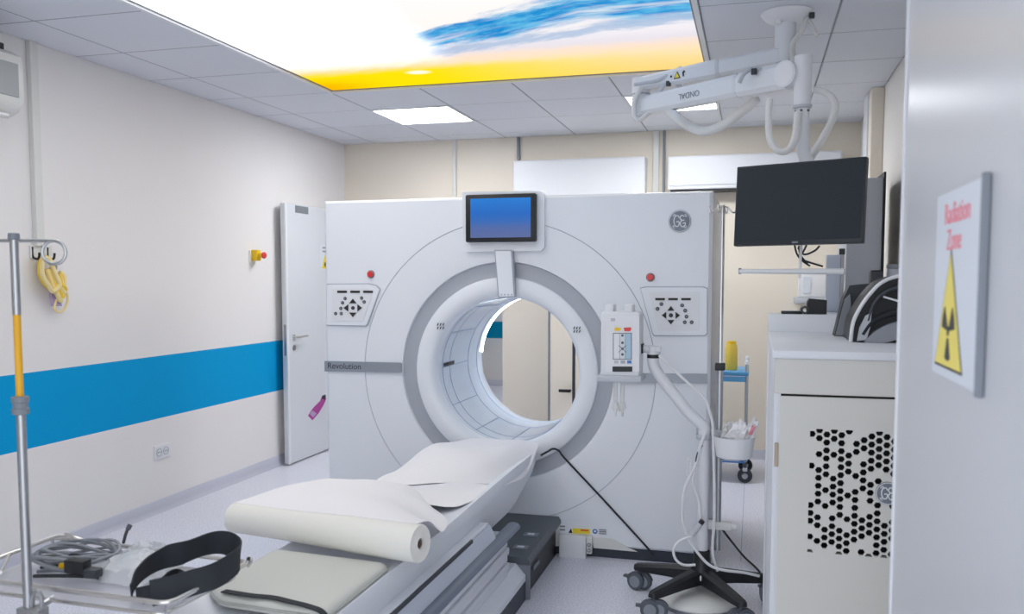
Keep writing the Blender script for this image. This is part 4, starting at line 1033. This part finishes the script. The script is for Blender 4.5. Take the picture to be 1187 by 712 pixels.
# chrome infusion pole clamped to the injector
ivx = -.140
iv = thing('infusion_pole', 'slim chrome infusion pole with curled hooks behind the injector', 'infusion pole', (ivx, IY + .03, .24))
ivt = on_y(836, 238, IY + .03).z
MB().cyl((ivx, IY + .03, .24), (ivx, IY + .03, 1.06), .0145, n=18).build('lower_tube', 'brushed_steel', iv)
MB().cyl((ivx, IY + .03, 1.06), (ivx, IY + .03, ivt), .0105, n=18).build('upper_tube', 'chrome', iv)
q = on_y(833.5, 425, IY + .03)
B(ivx - .022, ivx + .022, IY + .005, IY + .055, q.z - .016, q.z + .016, bev=.004).build('clamp', 'plastic_black', iv)
for s in (-1, 1):
    for w_ in (0, 1):
        dv = Vector((s * (.96 if w_ == 0 else .3), s * (.25 if w_ == 0 else .9), 0)).normalized(); b0 = Vector((ivx, IY + .03, ivt - .005))
        MB().tube(bez([b0, b0 + dv * .022 + Vector((0, 0, -.006)), b0 + dv * .042 + Vector((0, 0, -.026)), b0 + dv * .056 + Vector((0, 0, -.022)), b0 + dv * .06 + Vector((0, 0, .004))], 5), .0035).build('hook', 'chrome', iv)
B(IX + .02, ivx + .06, IY + .012, IY + .048, .335, .37, bev=.004).build('lower_clamp', 'sleeve_clear', iv)
MB().cyl((ivx + .06, IY + .03, .352), (ivx + .085, IY + .03, .352), .014, n=12).build('clamp_knob', 'sleeve_clear', iv)
B(IX - .035, ivx + .02, IY + .015, IY + .045, .755, .785, bev=.004).build('upper_clamp', 'injector_edge', iv)

# waste bowl with wrappers
bwx = -.073; bz0, bz1 = .674, .768
bw = thing('waste_bowl', 'white plastic bowl clipped to the injector pole', 'bowl', (bwx, IY - .03, bz0))
MB().lathe([(0, bz0), (.066, bz0), (.075, bz0 + .006), (.088, bz1), (.091, bz1 + .002), (.086, bz1), (.072, bz0 + .01), (0, bz0 + .006)], (bwx, IY - .03, 0), 'Z', 40).build('bowl_shell', 'plastic_white', bw, ang=40)
B(ivx - .005, bwx - .075, IY - .045, IY - .015, bz1 - .03, bz1 - .005, bev=.003).build('bowl_clip', 'injector_edge', bw)
wp = thing('wrapper', 'crumpled white paper wrappers sticking out of the bowl', 'wrapper', (bwx, IY - .03, bz0 + .02))
random.seed(5)
def crumple(name, m_, corners, n=6, amp=.007):
    a, b, c, d = [Vector(v) for v in corners]; g = []
    for i in range(n + 1):
        u = i / n; r0, r1 = a.lerp(b, u), d.lerp(c, u)
        g.append([r0.lerp(r1, j / n) + Vector((random.uniform(-amp, amp), random.uniform(-amp, amp), random.uniform(-amp, amp))) for j in range(n + 1)])
    MB().sheet(g).build(name, m_, wp, ang=15, solid=.0008)
by = IY - .03
crumple('wrapper_fold', 'paper', [on_y(838, 508, by), on_y(857, 484, by), on_y(868, 497, by - .02), on_y(858, 512, by - .02)])
crumple('wrapper_fold', 'paper', [on_y(850, 508, by + .02), on_y(876, 482, by + .02), on_y(877, 495, by), on_y(866, 512, by)])
crumple('wrapper_fold', 'paper', [on_y(862, 508, by - .03), on_y(872, 490, by - .03), on_y(882, 489, by - .03), on_y(873, 509, by - .03)])
crumple('printed_fold', 'pink_print', [on_y(867, 504, by - .04), on_y(871, 495, by - .04), on_y(877, 494, by - .04), on_y(872, 504, by - .04)], 4, .003)
crumple('wrapper_fold', 'sleeve_clear', [on_y(836, 506, by + .03), on_y(838, 490, by + .03), on_y(850, 489, by + .03), on_y(850, 506, by + .03)])

# white power dish on the floor under the base
pd = thing('power_unit', 'round white unit lying on the floor under the five-star base', 'power unit', (-.215, 3.93, 0))
MB().lathe([(0, .062), (.11, .060), (.165, .048), (.178, .036), (.18, .028), (.172, .020), (0, .020)], (-.215, 3.93, 0), 'Z', 48).build('dome', 'plastic_offwhite', pd, ang=40)
MB().lathe([(0, .0195), (.165, .0195), (.165, 0), (0, 0)], (-.215, 3.93, 0), 'Z', 48).build('foot_ring', 'plastic_grey', pd, ang=40)
# black cable on the floor behind the stand
fc = MB().tube(bez([on_y(833, 608, 4.46), on_y(845, 624, 4.42), on_z(862, 645, .03), on_z(874, 656, .007), on_z(881, 664, .007), on_z(884, 672, .007)], 8), .0055).build('floor_cable', 'cable_black')
tag(fc, 'dark cable running down to the floor right of the injector', 'cable')

# ------------------------------------------------------------------ trolley at the back
tv = thing('side_trolley', 'small steel trolley with light blue shelves near the rear wall', 'trolley', (-.14, 6.42, 0))
ty = 6.4; tx0, tx1 = -.36, on_y(868, 430, ty).x
zs1 = on_y(855, 433, ty).z; zs0 = on_y(850, 531, ty).z
for z in (zs1, zs0):
    s_ = MB(); s_.box(tx0, tx1, ty, ty + .4, z - .02, z + .012, bev=.006); s_.build('shelf', 'blue_shelf', tv)
    B(tx0 + .02, tx1 - .02, ty - .004, ty - .0005, z - .06 if z > .5 else z - .035, z - .022).build('shelf_lip', 'mid_blue' if z < .5 else 'blue_shelf', tv, ang=0)
for x in (tx0 + .012, tx1 - .014):
    for y in (ty + .015, ty + .385):
        MB().cyl((x, y, .14), (x, y, zs1 + .07), .011, n=12).build('post', 'brushed_steel', tv)
        MB().lathe([(.006, .018), (.014, .012), (.015, -.01), (.011, -.012)], (x, y, zs1 + .075), 'Z', 12).build('post_cap', 'plastic_white', tv)
        MB().cyl((x, y, .10), (x, y, .15), .013, n=10).build('castor_stem', 'caster_grey', tv)
        fk = MB(); fk.box(x - .016, x + .016, y - .03, y + .03, .088, .112, bev=.006); fk.build('castor_fork', 'injector_edge', tv)
        MB().lathe([(0, -.013), (.046, -.013), (.052, -.008), (.052, .008), (.046, .013), (0, .013)], (x, y + .012, .052), 'Y', 24).build('castor_wheel', 'plastic_charcoal', tv)
        MB().lathe([(0, -.02), (.02, -.018), (.022, 0)], (x, y, .052), 'Y', 16).build('castor_hub', 'brushed_steel', tv)
q = on_y(847.5, 428, ty + .12)
bo = thing('yellow_bottle', 'tall yellow bottle standing on the trolley top shelf', 'bottle', (q.x, ty + .12, zs1 + .012))
zt2 = on_y(847.5, 396, ty + .12).z
MB().lathe([(0, 0), (.04, 0), (.043, .006), (.043, zt2 - zs1 - .06), (.036, zt2 - zs1 - .03), (0, zt2 - zs1 - .028)], (q.x, ty + .12, zs1 + .0125), 'Z', 24).build('bottle_body', 'bottle_yellow', bo)
MB().lathe([(.03, 0), (.032, .002), (.032, .02), (0, .022)], (q.x, ty + .12, zt2 - .017), 'Z', 20).build('bottle_cap', 'yellow_plastic', bo)

# ------------------------------------------------------------------ ceiling arm and monitor
cmx, cmy = .118, 4.245
ar = thing('monitor_arm', 'white folding ceiling arm with hanging cable sleeves', 'ceiling arm', (cmx, cmy, ZC))
MB().lathe([(0, 0), (.112, 0), (.114, -.004), (.11, -.012), (.095, -.03), (.075, -.042), (.05, -.05), (0, -.05)], (cmx, cmy, ZC - .001), 'Z', 40).build('ceiling_plate', 'plastic_white', ar)
MB().cyl((cmx - .005, cmy, ZC - .05), (cmx - .005, cmy, 2.40), .046, n=28).build('column', 'injector_white', ar)
MB().lathe([(.046, .012), (.050, .01), (.050, -.01), (.046, -.012)], (cmx - .005, cmy, 2.415), 'Z', 28).build('column_ring', 'injector_edge', ar)
B(cmx - .05, cmx - .025, cmy - .06, cmy - .03, ZC - .062, ZC - .03, bev=.003, mtx=None).build('bracket_ear', 'plastic_white', ar)
def beam(name, a, b, hw0, hh0, hw1, hh1, m_='injector_white', bev=.35):
    a, b = Vector(a), Vector(b); d = (b - a).normalized(); s_ = d.cross(Vector((0, 0, 1))).normalized(); u = s_.cross(d)
    def rg(c, hw, hh):
        k = bev; pts = [(-1, -1 + k), (-1, 1 - k), (-1 + k, 1), (1 - k, 1), (1, 1 - k), (1, -1 + k), (1 - k, -1), (-1 + k, -1)]
        return [c + s_ * (hw * x) + u * (hh * y) for x, y in pts]
    return MB().loft([rg(a, hw0 * .8, hh0 * .85), rg(a + d * .012, hw0, hh0), rg(b - d * .012, hw1, hh1), rg(b, hw1 * .8, hh1 * .85)]).build(name, m_, ar, ang=30)
LJ = on_z(743, 104, 2.40); LJ2 = Vector((LJ.x, LJ.y, 0))
U0, U1 = Vector((cmx - .005, cmy, 2.455)), Vector((LJ.x, LJ.y, 2.425))
mid = U0.lerp(U1, .42)
beam('upper_arm', U0, mid, .045, .042, .04, .04)
ua = beam('upper_arm_cover', mid, U1, .043, .044, .038, .034)
MB().cyl((LJ.x, LJ.y, 2.455), (LJ.x, LJ.y, 2.27), .045, n=28).build('elbow', 'injector_white', ar)
MB().lathe([(.047, -.004), (.047, .004)], (LJ.x, LJ.y, 2.375), 'Z', 28).build('elbow_joint', 'gantry_seam', ar)
RJ = on_z(918, 88, 2.30)
L0, L1 = Vector((LJ.x, LJ.y, 2.315)), Vector((RJ.x, RJ.y, 2.302))
mid2 = L0.lerp(L1, .70)
la = beam('lower_arm', L0, mid2, .036, .044, .040, .050)
beam('lower_arm_end', mid2, L1, .043, .052, .043, .056)
dL = (L1 - L0).normalized(); sL = dL.cross(Vector((0, 0, 1))).normalized()
if sL.y > 0: sL = -sL
c0 = L1 + sL * .047
MB().cyl(L1 - sL * .05, c0 + sL * .006, .055, n=32).build('pivot_cover', 'injector_white', ar)
MB().cyl(c0 + sL * .006, c0 + sL * .009, .048, n=32).build('pivot_cap', 'plastic_white', ar)
# lettering on the lower arm, upside down as the arm hangs
ct = L0.lerp(L1, .40) + sL * .0405
rx_ = -dL; rz_ = sL; ry_ = rz_.cross(rx_)
mtx = Matrix(((rx_.x, ry_.x, rz_.x, ct.x), (rx_.y, ry_.y, rz_.y, ct.y), (rx_.z, ry_.z, rz_.z, ct.z), (0, 0, 0, 1)))
text('lettering', 'ONDAL', 'plastic_grey', la, .038, mtx)
# warning marks on the upper arm
dU = (U1 - U0).normalized(); sU = dU.cross(Vector((0, 0, 1))).normalized()
if sU.y > 0: sU = -sU
cu_ = U0.lerp(U1, .70) + sU * .042
def up(u, v, d=0.): return cu_ - dU * u + Vector((0, 0, v)) + sU * d
MB().prism([up(-.018, -.016), up(.018, -.016), up(.0, .018)], sU * .002).build('warning_triangle', 'sign_black', ua, ang=0)
MB().prism([up(-.012, -.012, .002), up(.012, -.012, .002), up(.0, .011, .002)], sU * .001).build('warning_triangle_fill', 'sign_yellow', ua, ang=0)
MB().prism([up(-.036, -.006), up(-.028, -.006), up(-.028, .004), up(-.036, .004)], sU * .002).build('warning_mark', 'sign_black', ua, ang=0)
MB().prism([up(.03, -.012), up(.036, -.012), up(.036, .006), up(.043, .008), up(.036, .018), up(.027, .008)], sU * .002).build('warning_mark', 'sign_black', ua, ang=0)
# drop tube with collar
DT = L1 + dL * .055
MB().cyl((DT.x, DT.y, 2.37), (DT.x, DT.y, 2.16), .036, .034, 24).build('drop_socket', 'injector_white', ar)
MB().lathe([(.03, .006), (.039, .004), (.039, -.006), (.03, -.01)], (DT.x, DT.y, 2.165), 'Z', 24).build('drop_collar', 'injector_edge', ar)
MC = (on_y(928, 237, 3.80)); MC = Vector((.165, 3.80, 1.757))
back = Vector((.41, .91, 0)).normalized()
dt_end = MC + back * .06
MB().tube(bez([(DT.x, DT.y, 2.16), (DT.x + .002, DT.y, 2.08), (DT.x + .008, DT.y - .0, 1.99), (dt_end.x + .03, dt_end.y + .01, 1.86), (dt_end.x, dt_end.y, 1.80)], 6), .0285, 20).build('drop_tube', 'injector_white', ar)
for k in range(3):
    a = math.radians(200 + 60 * k); MB().cyl((DT.x + .027 * math.cos(a), DT.y + .027 * math.sin(a), 2.145), (DT.x + .032 * math.cos(a), DT.y + .032 * math.sin(a), 2.145), .005, n=8).build('set_screw', 'caster_grey', ar)
# cable sleeves: clear corrugated hoses hanging in loops
def sleeve(pts, r=.026, m_='sleeve_clear', name='cable_sleeve'):
    P = bez(pts, 9)
    MB().tube(P, [r * (1 + .10 * (i % 2)) for i in range(len(P))], 10, flat=(1, .75)).build(name, m_, ar, ang=60)
    MB().tube(P, r * .3, 6).build('inner_cable', 'cable_white', ar)
ya = L0.lerp(L1, .3).y - .03
sleeve([on_y(770, 121, LJ.y - .05), on_y(785, 136, ya), on_y(800, 147, ya), on_y(818, 152, ya - .02), on_y(838, 145, ya - .05), on_y(858, 131, ya - .08), on_y(878, 114, ya - .12)])
sleeve([on_y(744, 100, LJ.y - .06), on_y(736, 116, LJ.y - .06), on_y(735, 132, LJ.y - .06), on_y(741, 139, LJ.y - .06), on_y(752, 131, LJ.y - .06), on_y(768, 122, LJ.y - .05)], .015)
sleeve([on_y(892, 116, DT.y - .01), on_y(891, 140, DT.y - .02), on_y(893, 162, DT.y - .03), on_y(903, 175, DT.y - .04), on_y(915, 173, DT.y - .05), on_y(922, 158, DT.y - .05), on_y(925, 130, DT.y - .05)], .018)
sleeve([on_y(944, 104, DT.y + .02), on_y(958, 108, DT.y), on_y(968, 120, DT.y - .02), on_y(965, 138, DT.y - .03), on_y(955, 158, DT.y - .04), on_y(944, 176, DT.y - .02), on_y(938, 186, DT.y + .02)], .018)
sleeve([on_y(935, 22, cmy - .03), on_y(928, 38, cmy - .04), on_y(918, 52, cmy - .05), on_y(919, 70, cmy - .05), on_y(922, 84, cmy - .06)], .014)
sleeve([on_y(936, 20, cmy - .02), on_y(942, 32, cmy - .03), on_y(947, 42, cmy - .03)], .011)
for pts in ([(857, 96), (862, 86), (872, 80), (884, 82), (892, 90)], [(765, 106), (772, 98), (784, 96), (790, 103)], [(735, 98), (748, 96), (765, 92), (790, 78)]):
    MB().tube(bez([on_y(x, y, L0.y - .09 if x < 800 else L1.y + .06) for x, y in pts], 6), .009, 8).build('cable_bow', 'injector_edge', ar)
for x, y, Y in ((874, 83, L1.y + .05), (775, 97, L0.y - .09), (941, 18, cmy - .03)):
    q = on_y(x, y, Y); B(q.x - .012, q.x + .012, q.y - .012, q.y + .012, q.z - .012, q.z + .012, bev=.003).build('cable_clip', 'plastic_charcoal', ar)

mo = thing('ceiling_monitor', 'black flat monitor hanging from the white ceiling arm', 'monitor', (MC.x, MC.y, 1.6))
TLm = EYE + ray(853, 190) * 3.72; TRm = EYE + ray(1003.5, 184) * 3.40
ang = math.atan2(TRm.y - TLm.y, TRm.x - TLm.x); wM = (TRm - TLm).to_2d().length; hM = .335
cM = (TLm + TRm) / 2; cM.z = (TLm.z + TRm.z) / 2 - hM / 2
tilt = Matrix.Translation(cM) @ Matrix.Rotation(ang, 4, 'Z') @ Matrix.Rotation(math.radians(-4), 4, 'X')
B(-wM / 2, wM / 2, 0, .035, -hM / 2, hM / 2, bev=.004, mtx=tilt).build('housing', 'monitor_black', mo)
B(-wM / 2 + .008, wM / 2 - .008, -.0015, .001, -hM / 2 + .018, hM / 2 - .008, mtx=tilt).build('screen', 'monitor_screen', mo, ang=0)
B(-.012, .012, -.003, .001, -hM / 2 + .005, -hM / 2 + .013, mtx=tilt).build('logo_mark', 'plastic_grey', mo, ang=0)
B(-.13, .13, .035, .065, -.11, .11, bev=.012, mtx=tilt).build('rear_bulge', 'monitor_black', mo)
B(-.05, .05, .066, .09, -.05, .16, bev=.005, mtx=tilt).build('mount_plate', 'injector_white', mo)
B(-.006, .006, .066, .076, -.30, -.05, bev=.005, mtx=tilt).build('handle_bracket', 'injector_white', mo)
h0_, h1_ = on_y(856, 312.5, 3.90), on_y(976, 316.5, 3.72)
hv = [tilt @ Vector((-wM / 2 + .005, .07, -hM / 2 - .102)), tilt @ Vector((wM / 2 - .085, .07, -hM / 2 - .105))]
MB().cyl(hv[0], hv[1], .0095, .0125, 16).build('handle_bar', 'plastic_white', mo)
MB().cyl(hv[0] + Vector((0, 0, -.012)), hv[0] + Vector((0, 0, .014)), .006, n=8).build('handle_stop', 'plastic_grey', mo)
def mp_(x, y): 
    q = on_y(x, y, 3.84); return q
for pts in ([(921, 284), (924, 295), (931, 303), (939, 308.5)], [(935, 284), (931, 292), (926, 297), (932, 302), (954, 309)], [(950, 285), (944, 291), (932, 295), (925, 287)], [(926, 285), (928, 296), (936, 306)]):
    MB().tube(bez([mp_(*p) for p in pts], 6), .004, 8).build('monitor_cable', 'cable_black', mo)

# ------------------------------------------------------------------ power cabinet on the right
KY0, KY1, KX0, KX1 = 2.75, 3.72, .062, .735
KZ = on_y(897, 406, KY0).z
kb = thing('power_cabinet', 'pale equipment cabinet with hexagon vent holes beside the open door', 'cabinet', ((KX0 + KX1) / 2, (KY0 + KY1) / 2, 0))
sh = MB(); sh.box(KX0, KX0 + .02, KY0 + .002, KY1, .0, KZ - .025); sh.box(KX1 - .02, KX1, KY0 + .002, KY1, .0, KZ - .025); sh.box(KX0 + .02, KX1 - .02, KY1 - .02, KY1, 0, KZ - .025); sh.box(KX0 + .02, KX1 - .02, KY0 + .03, KY1 - .02, .0, .05)
sh.build('body', 'cabinet_white', kb, ang=0)
B(KX0 - .006, KX1, KY0 - .008, KY1, KZ - .024, KZ, bev=.003).build('top', 'cabinet_white', kb)
zd = on_y(903, 458, KY0).z
B(KX0 + .0, KX1, KY0, KY0 + .02, zd + .004, KZ - .0245, bev=.002, seg=1).build('fascia', 'cabinet_beige', kb)
B(KX0 + .021, KX1 - .021, KY0 + .012, KY0 + .024, zd - .004, zd + .0035).build('shadow_gap', 'hole_black', kb, ang=0)
B(KX0, KX0 + .012, KY0, KY0 + .02, .04, zd + .003).build('door_stile', 'cabinet_white', kb, ang=0)
# perforated door: frame around the vent, then the hexagon plate
kx0, kx1, kz0, kz1 = KX0 + .017, KX1 - .004, .05, zd - .003
va, vb = on_y(940, 497, KY0), on_y(1033, 641, KY0)
dcol, drow = .0208, .0240
ncol, nrow = 20, 16
vx0, vz1 = va.x + .004, va.z - .004
ox0, ox1, oz0, oz1 = vx0 - .006, vx0 + dcol * (ncol - 1) + .006, vz1 - drow * (nrow - .5), vz1 + .004
kd = MB()
def plate(m, x0, x1, z0, z1): m.box(x0, x1, KY0, KY0 + .02, z0, z1)
plate(kd, kx0, ox0, kz0, kz1); plate(kd, ox1, kx1, kz0, kz1); plate(kd, ox0, ox1, kz0, oz0); plate(kd, ox0, ox1, oz1, kz1)
kdo = kd.build('door', 'cabinet_beige', kb, ang=0)
random.seed(21)
hexm = MB(); R0 = drow / math.sqrt(3); yf, yb = KY0 - .0006, KY0 + .006
lgc = on_y(1029, 572, KY0)
def hexpts(x, z, r, y): return [Vector((x + r * math.cos(PI / 3 * k), y, z + r * math.sin(PI / 3 * k))) for k in range(6)]
for c in range(-1, ncol + 1):
    for r in range(-1, nrow + 2):
        x = vx0 + c * dcol; z = vz1 - r * drow - (drow / 2 if c % 2 == 0 else 0)
        edge = c < 0 or c >= ncol or r < 0 or r >= nrow
        near = (Vector((x, 0, z)) - Vector((lgc.x, 0, lgc.z))).length < .04
        p = .45 if c in (0, ncol - 1) else (.62 if r in (0, nrow - 1) else .77)
        if edge or near or random.random() > p:
            hexm.cap(hexm.ring(hexpts(x, z, R0, yf)))
        else:
            a = hexm.ring(hexpts(x, z, R0, yf)); b = hexm.ring(hexpts(x, z, R0 * .76, yf)); d = hexm.ring(hexpts(x, z, R0 * .76, yb))
            hexm.bridge(a, b); hexm.bridge(b, d)
vp = hexm.build('vent_plate', 'cabinet_beige', kdo, ang=0)
B(KX0 + .025, KX1 - .03, KY0 + .045, KY0 + .05, .06, zd - .02).build('dark_interior', 'hole_black', kb, ang=0)  # black plate stands in for the darkness behind the vent holes
logo(0, 0, .034, kdo, lambda u, v, d, q=lgc: Vector((q.x + u, KY0 - .0008 - d, q.z + v)), None)
ha, hb_ = on_y(900, 513, KY0), on_y(900, 541, KY0)
B(KX0 + .0045, KX0 + .0165, KY0 - .004, KY0 + .012, hb_.z, ha.z, bev=.002, seg=1).build('hinge', 'hinge_tan', kb)
# raised ledge at its back
uz = on_y(893, 364, KY1 + .03).z
ld = B(KX0 - .005, KX1, KY1 + .005, KY1 + .11, 0, uz, bev=.003).build('cable_ledge', 'cabinet_white'); tag(ld, 'white raised ledge standing behind the vented cabinet', 'ledge')
rcx = .135
rb_ = thing('rear_cabinet', 'white cabinet standing in line behind the vented cabinet', 'cabinet', (.42, 4.5, 0))
B(rcx, XR - .02, KY1 + .125, 5.12, 0, uz - .05, bev=.003).build('body', 'cabinet_white', rb_)
B(rcx + .02, XR - .03, KY1 + .14, 5.1, uz - .049, uz - .03, bev=.003).build('top', 'table_blue_white', rb_)
lc = thing('low_cabinet', 'low white cabinet at the far right near the rear wall', 'cabinet', (.28, 5.8, 0))
B(rcx, .44, 5.18, 6.38, .05, .98, bev=.003).build('body', 'cabinet_white', lc)
B(rcx + .02, .42, 5.2, 6.36, 0, .049).build('plinth', 'caster_grey', lc, ang=0)
B(rcx - .008, .448, 5.165, 6.39, .981, 1.01, bev=.004).build('top', 'cabinet_white', lc)
# grey locker
l0, l1 = on_y(983, 207, 5.2), on_y(1027, 207, 5.2)
lk = thing('locker', 'tall grey locker with black edge behind the monitor', 'locker', ((l0.x + l1.x) / 2, 5.4, 0))
B(l0.x, l1.x - .012, 5.2, 5.7, .0, l0.z, bev=.003).build('body', 'locker_grey', lk)
B(l1.x - .011, l1.x, 5.19, 5.7, 0, l0.z + .03).build('edge_profile', 'plastic_black', lk, ang=0)
# white upright by the locker
w0, w1 = on_y(968, 366, 4.95), on_y(979, 291, 4.95)
wu_ = thing('upright_post', 'white upright post with dark cap behind the handle bar', 'post', ((w0.x + w1.x) / 2, 4.95, uz - .03))
B(w0.x - .05, w1.x - .02, 4.93, 5.0, uz - .028, w1.z - .02, bev=.004).build('panel', 'table_blue_white', wu_)
MB().cyl((w1.x - .012, 4.95, uz - .028), (w1.x - .012, 4.95, w1.z - .02), .011, n=14).build('rod', 'brushed_steel', wu_)
MB().cyl((w1.x - .012, 4.95, w1.z - .019), (w1.x - .012, 4.95, w1.z + .012), .015, n=14).build('rod_cap', 'plastic_charcoal', wu_)
# things on the ledge and cabinet tops
ky = KY1 + .06
def kp(x, y, Y): return on_y(x, y, Y)
a, b = kp(905.5, 363, ky), kp(930, 360, ky)
kbd = B(a.x, b.x, ky - .03, ky + .03, uz, uz + .012, bev=.003).build('handset', 'plastic_black'); tag(kbd, 'flat black handset lying on the white ledge', 'handset')
a, b = kp(935, 363, ky), kp(958, 348, ky)
bx_ = thing('barcode_scanner', 'small black boxy scanner with round lens on the white ledge', 'scanner', ((a.x + b.x) / 2, ky, uz))
MB().prism([(a.x, ky - .03, uz + .001), (b.x, ky - .03, uz + .001), (b.x, ky - .03, b.z), (a.x + .008, ky - .03, b.z + .006), (a.x, ky - .03, b.z - .01)], (0, .07, 0)).build('housing', 'plastic_black', bx_, ang=0)
q = kp(933, 357, ky - .03)
MB().lathe([(.008, -.012), (.014, -.012), (.016, 0), (.016, .06)], (q.x, ky - .03, uz + .0175), 'Y', 20).build('lens_ring', 'plastic_charcoal', bx_)

# head rest set on the cabinet top
HY = 3.18
hr = thing('head_rest', 'black padded head rest with white rim on the cabinet top', 'head rest', (kp(1020, 400, HY).x, HY + .12, KZ))
def arcpoly(px, Y): return [on_y(x, y, Y) for x, y in px]
zf = KZ + .001
outer = [(986, 397), (988, 378), (992, 366), (1000, 352), (1009, 340), (1020, 329), (1034, 322), (1052, 319), (1068, 322), (1078, 331), (1084, 350), (1086, 374), (1086, 397)]
O = bez(arcpoly(outer, HY), 3)
sh_ = [Vector((p.x, p.y, max(p.z, zf))) for p in O]
MB().prism(sh_, (0, .26, 0)).build('shell', 'plastic_black', hr, ang=30)
MB().tube([p + Vector((0, -.002, 0)) for p in sh_], .0065, 10).build('rim', 'plastic_white', hr)
inner = arcpoly([(993, 398), (996, 380), (1003, 366), (1010, 362), (1008, 380), (1004, 394)], HY - .006)
MB().prism([Vector((p.x, p.y, max(p.z, zf + .004))) for p in inner], (0, -.012, 0)).build('side_pad', 'injector_edge', hr, ang=20)
cush = bez(arcpoly([(998, 402), (1008, 390), (1020, 381), (1034, 375), (1050, 372), (1066, 373), (1080, 380), (1082, 396)], HY - .03), 4)
low_ = bez(arcpoly([(1082, 399), (1060, 392), (1040, 394), (1022, 399), (998, 404)], HY - .03), 4)
MB().prism([Vector((p.x, p.y, max(p.z, zf))) for p in cush + low_], (0, .10, 0)).build('cushion', 'badge_grey', hr, ang=25)
band = bez(arcpoly([(1000, 388), (1010, 374), (1024, 366), (1040, 362), (1060, 362)], HY - .01), 4)
MB().tube(band, .010, 8).build('padding', 'strap_black', hr)
band = bez(arcpoly([(1006, 372), (1012, 354), (1022, 342), (1038, 334), (1060, 334)], HY - .008), 4)
MB().tube(band, .012, 8, flat=(1, .6)).build('padding', 'plastic_charcoal', hr)
MB().tube(arcpoly([(1024, 344), (1034, 347), (1044, 350)], HY - .014), .0035, 8).build('painted_highlight', 'plastic_white', hr)  # white bar stands in for a highlight on the dark padding
HW = 3.50
wg = thing('foam_wedge', 'charcoal foam positioning wedge leaning beside the head rest', 'foam wedge', (kp(985, 392, HW).x, HW, KZ))
wpt = arcpoly([(967, 392), (978, 345), (985, 331), (1018, 328), (1018, 392)], HW)
MB().prism([Vector((p.x, p.y, max(p.z, zf))) for p in wpt], (0, .09, 0)).build('wedge_body', 'plastic_charcoal', wg, ang=0)
wp2 = arcpoly([(968.5, 391), (979, 347), (985, 341), (986, 352), (984, 391)], HW - .001)
MB().prism([Vector((p.x, p.y, max(p.z, zf + .002))) for p in wp2], (0, -.012, 0)).build('wedge_face', 'cable_grey', wg, ang=0)
HB = 3.62
b2p = arcpoly([(1006, 330), (1012, 316), (1024, 314), (1026, 330)], HB)
bk2 = thing('dark_box', 'small dark box on the ledge behind the head rest', 'box', (b2p[0].x, KY1 + .06, uz))
q0, q1 = kp(1009, 333, KY1 + .02), kp(1023, 315, KY1 + .02)
B(q0.x, q1.x, KY1 + .02, KY1 + .09, uz, q1.z, bev=.003).build('box_body', 'plastic_charcoal', bk2)
B(q0.x + .004, q1.x - .004, KY1 + .03, KY1 + .08, q1.z, q1.z + .006, bev=.002).build('box_lid', 'plastic_black', bk2)
q0, q1 = kp(1030, 330, KY1 + .02), kp(1052, 306, KY1 + .02)
gb = thing('grey_canister', 'light grey canister on the ledge at the door edge', 'canister', ((q0.x + q1.x) / 2, KY1 + .06, uz))
MB().lathe([(0, 0), (.035, 0), (.036, .004), (.036, q1.z - uz - .02), (0, q1.z - uz - .018)], ((q0.x + q1.x) / 2, KY1 + .06, uz + .0005), 'Z', 24).build('canister_body', 'locker_grey', gb)
MB().lathe([(.036, 0), (.038, .003), (.038, .016), (0, .018)], ((q0.x + q1.x) / 2, KY1 + .06, q1.z - .018), 'Z', 24).build('canister_lid', 'cable_grey', gb)
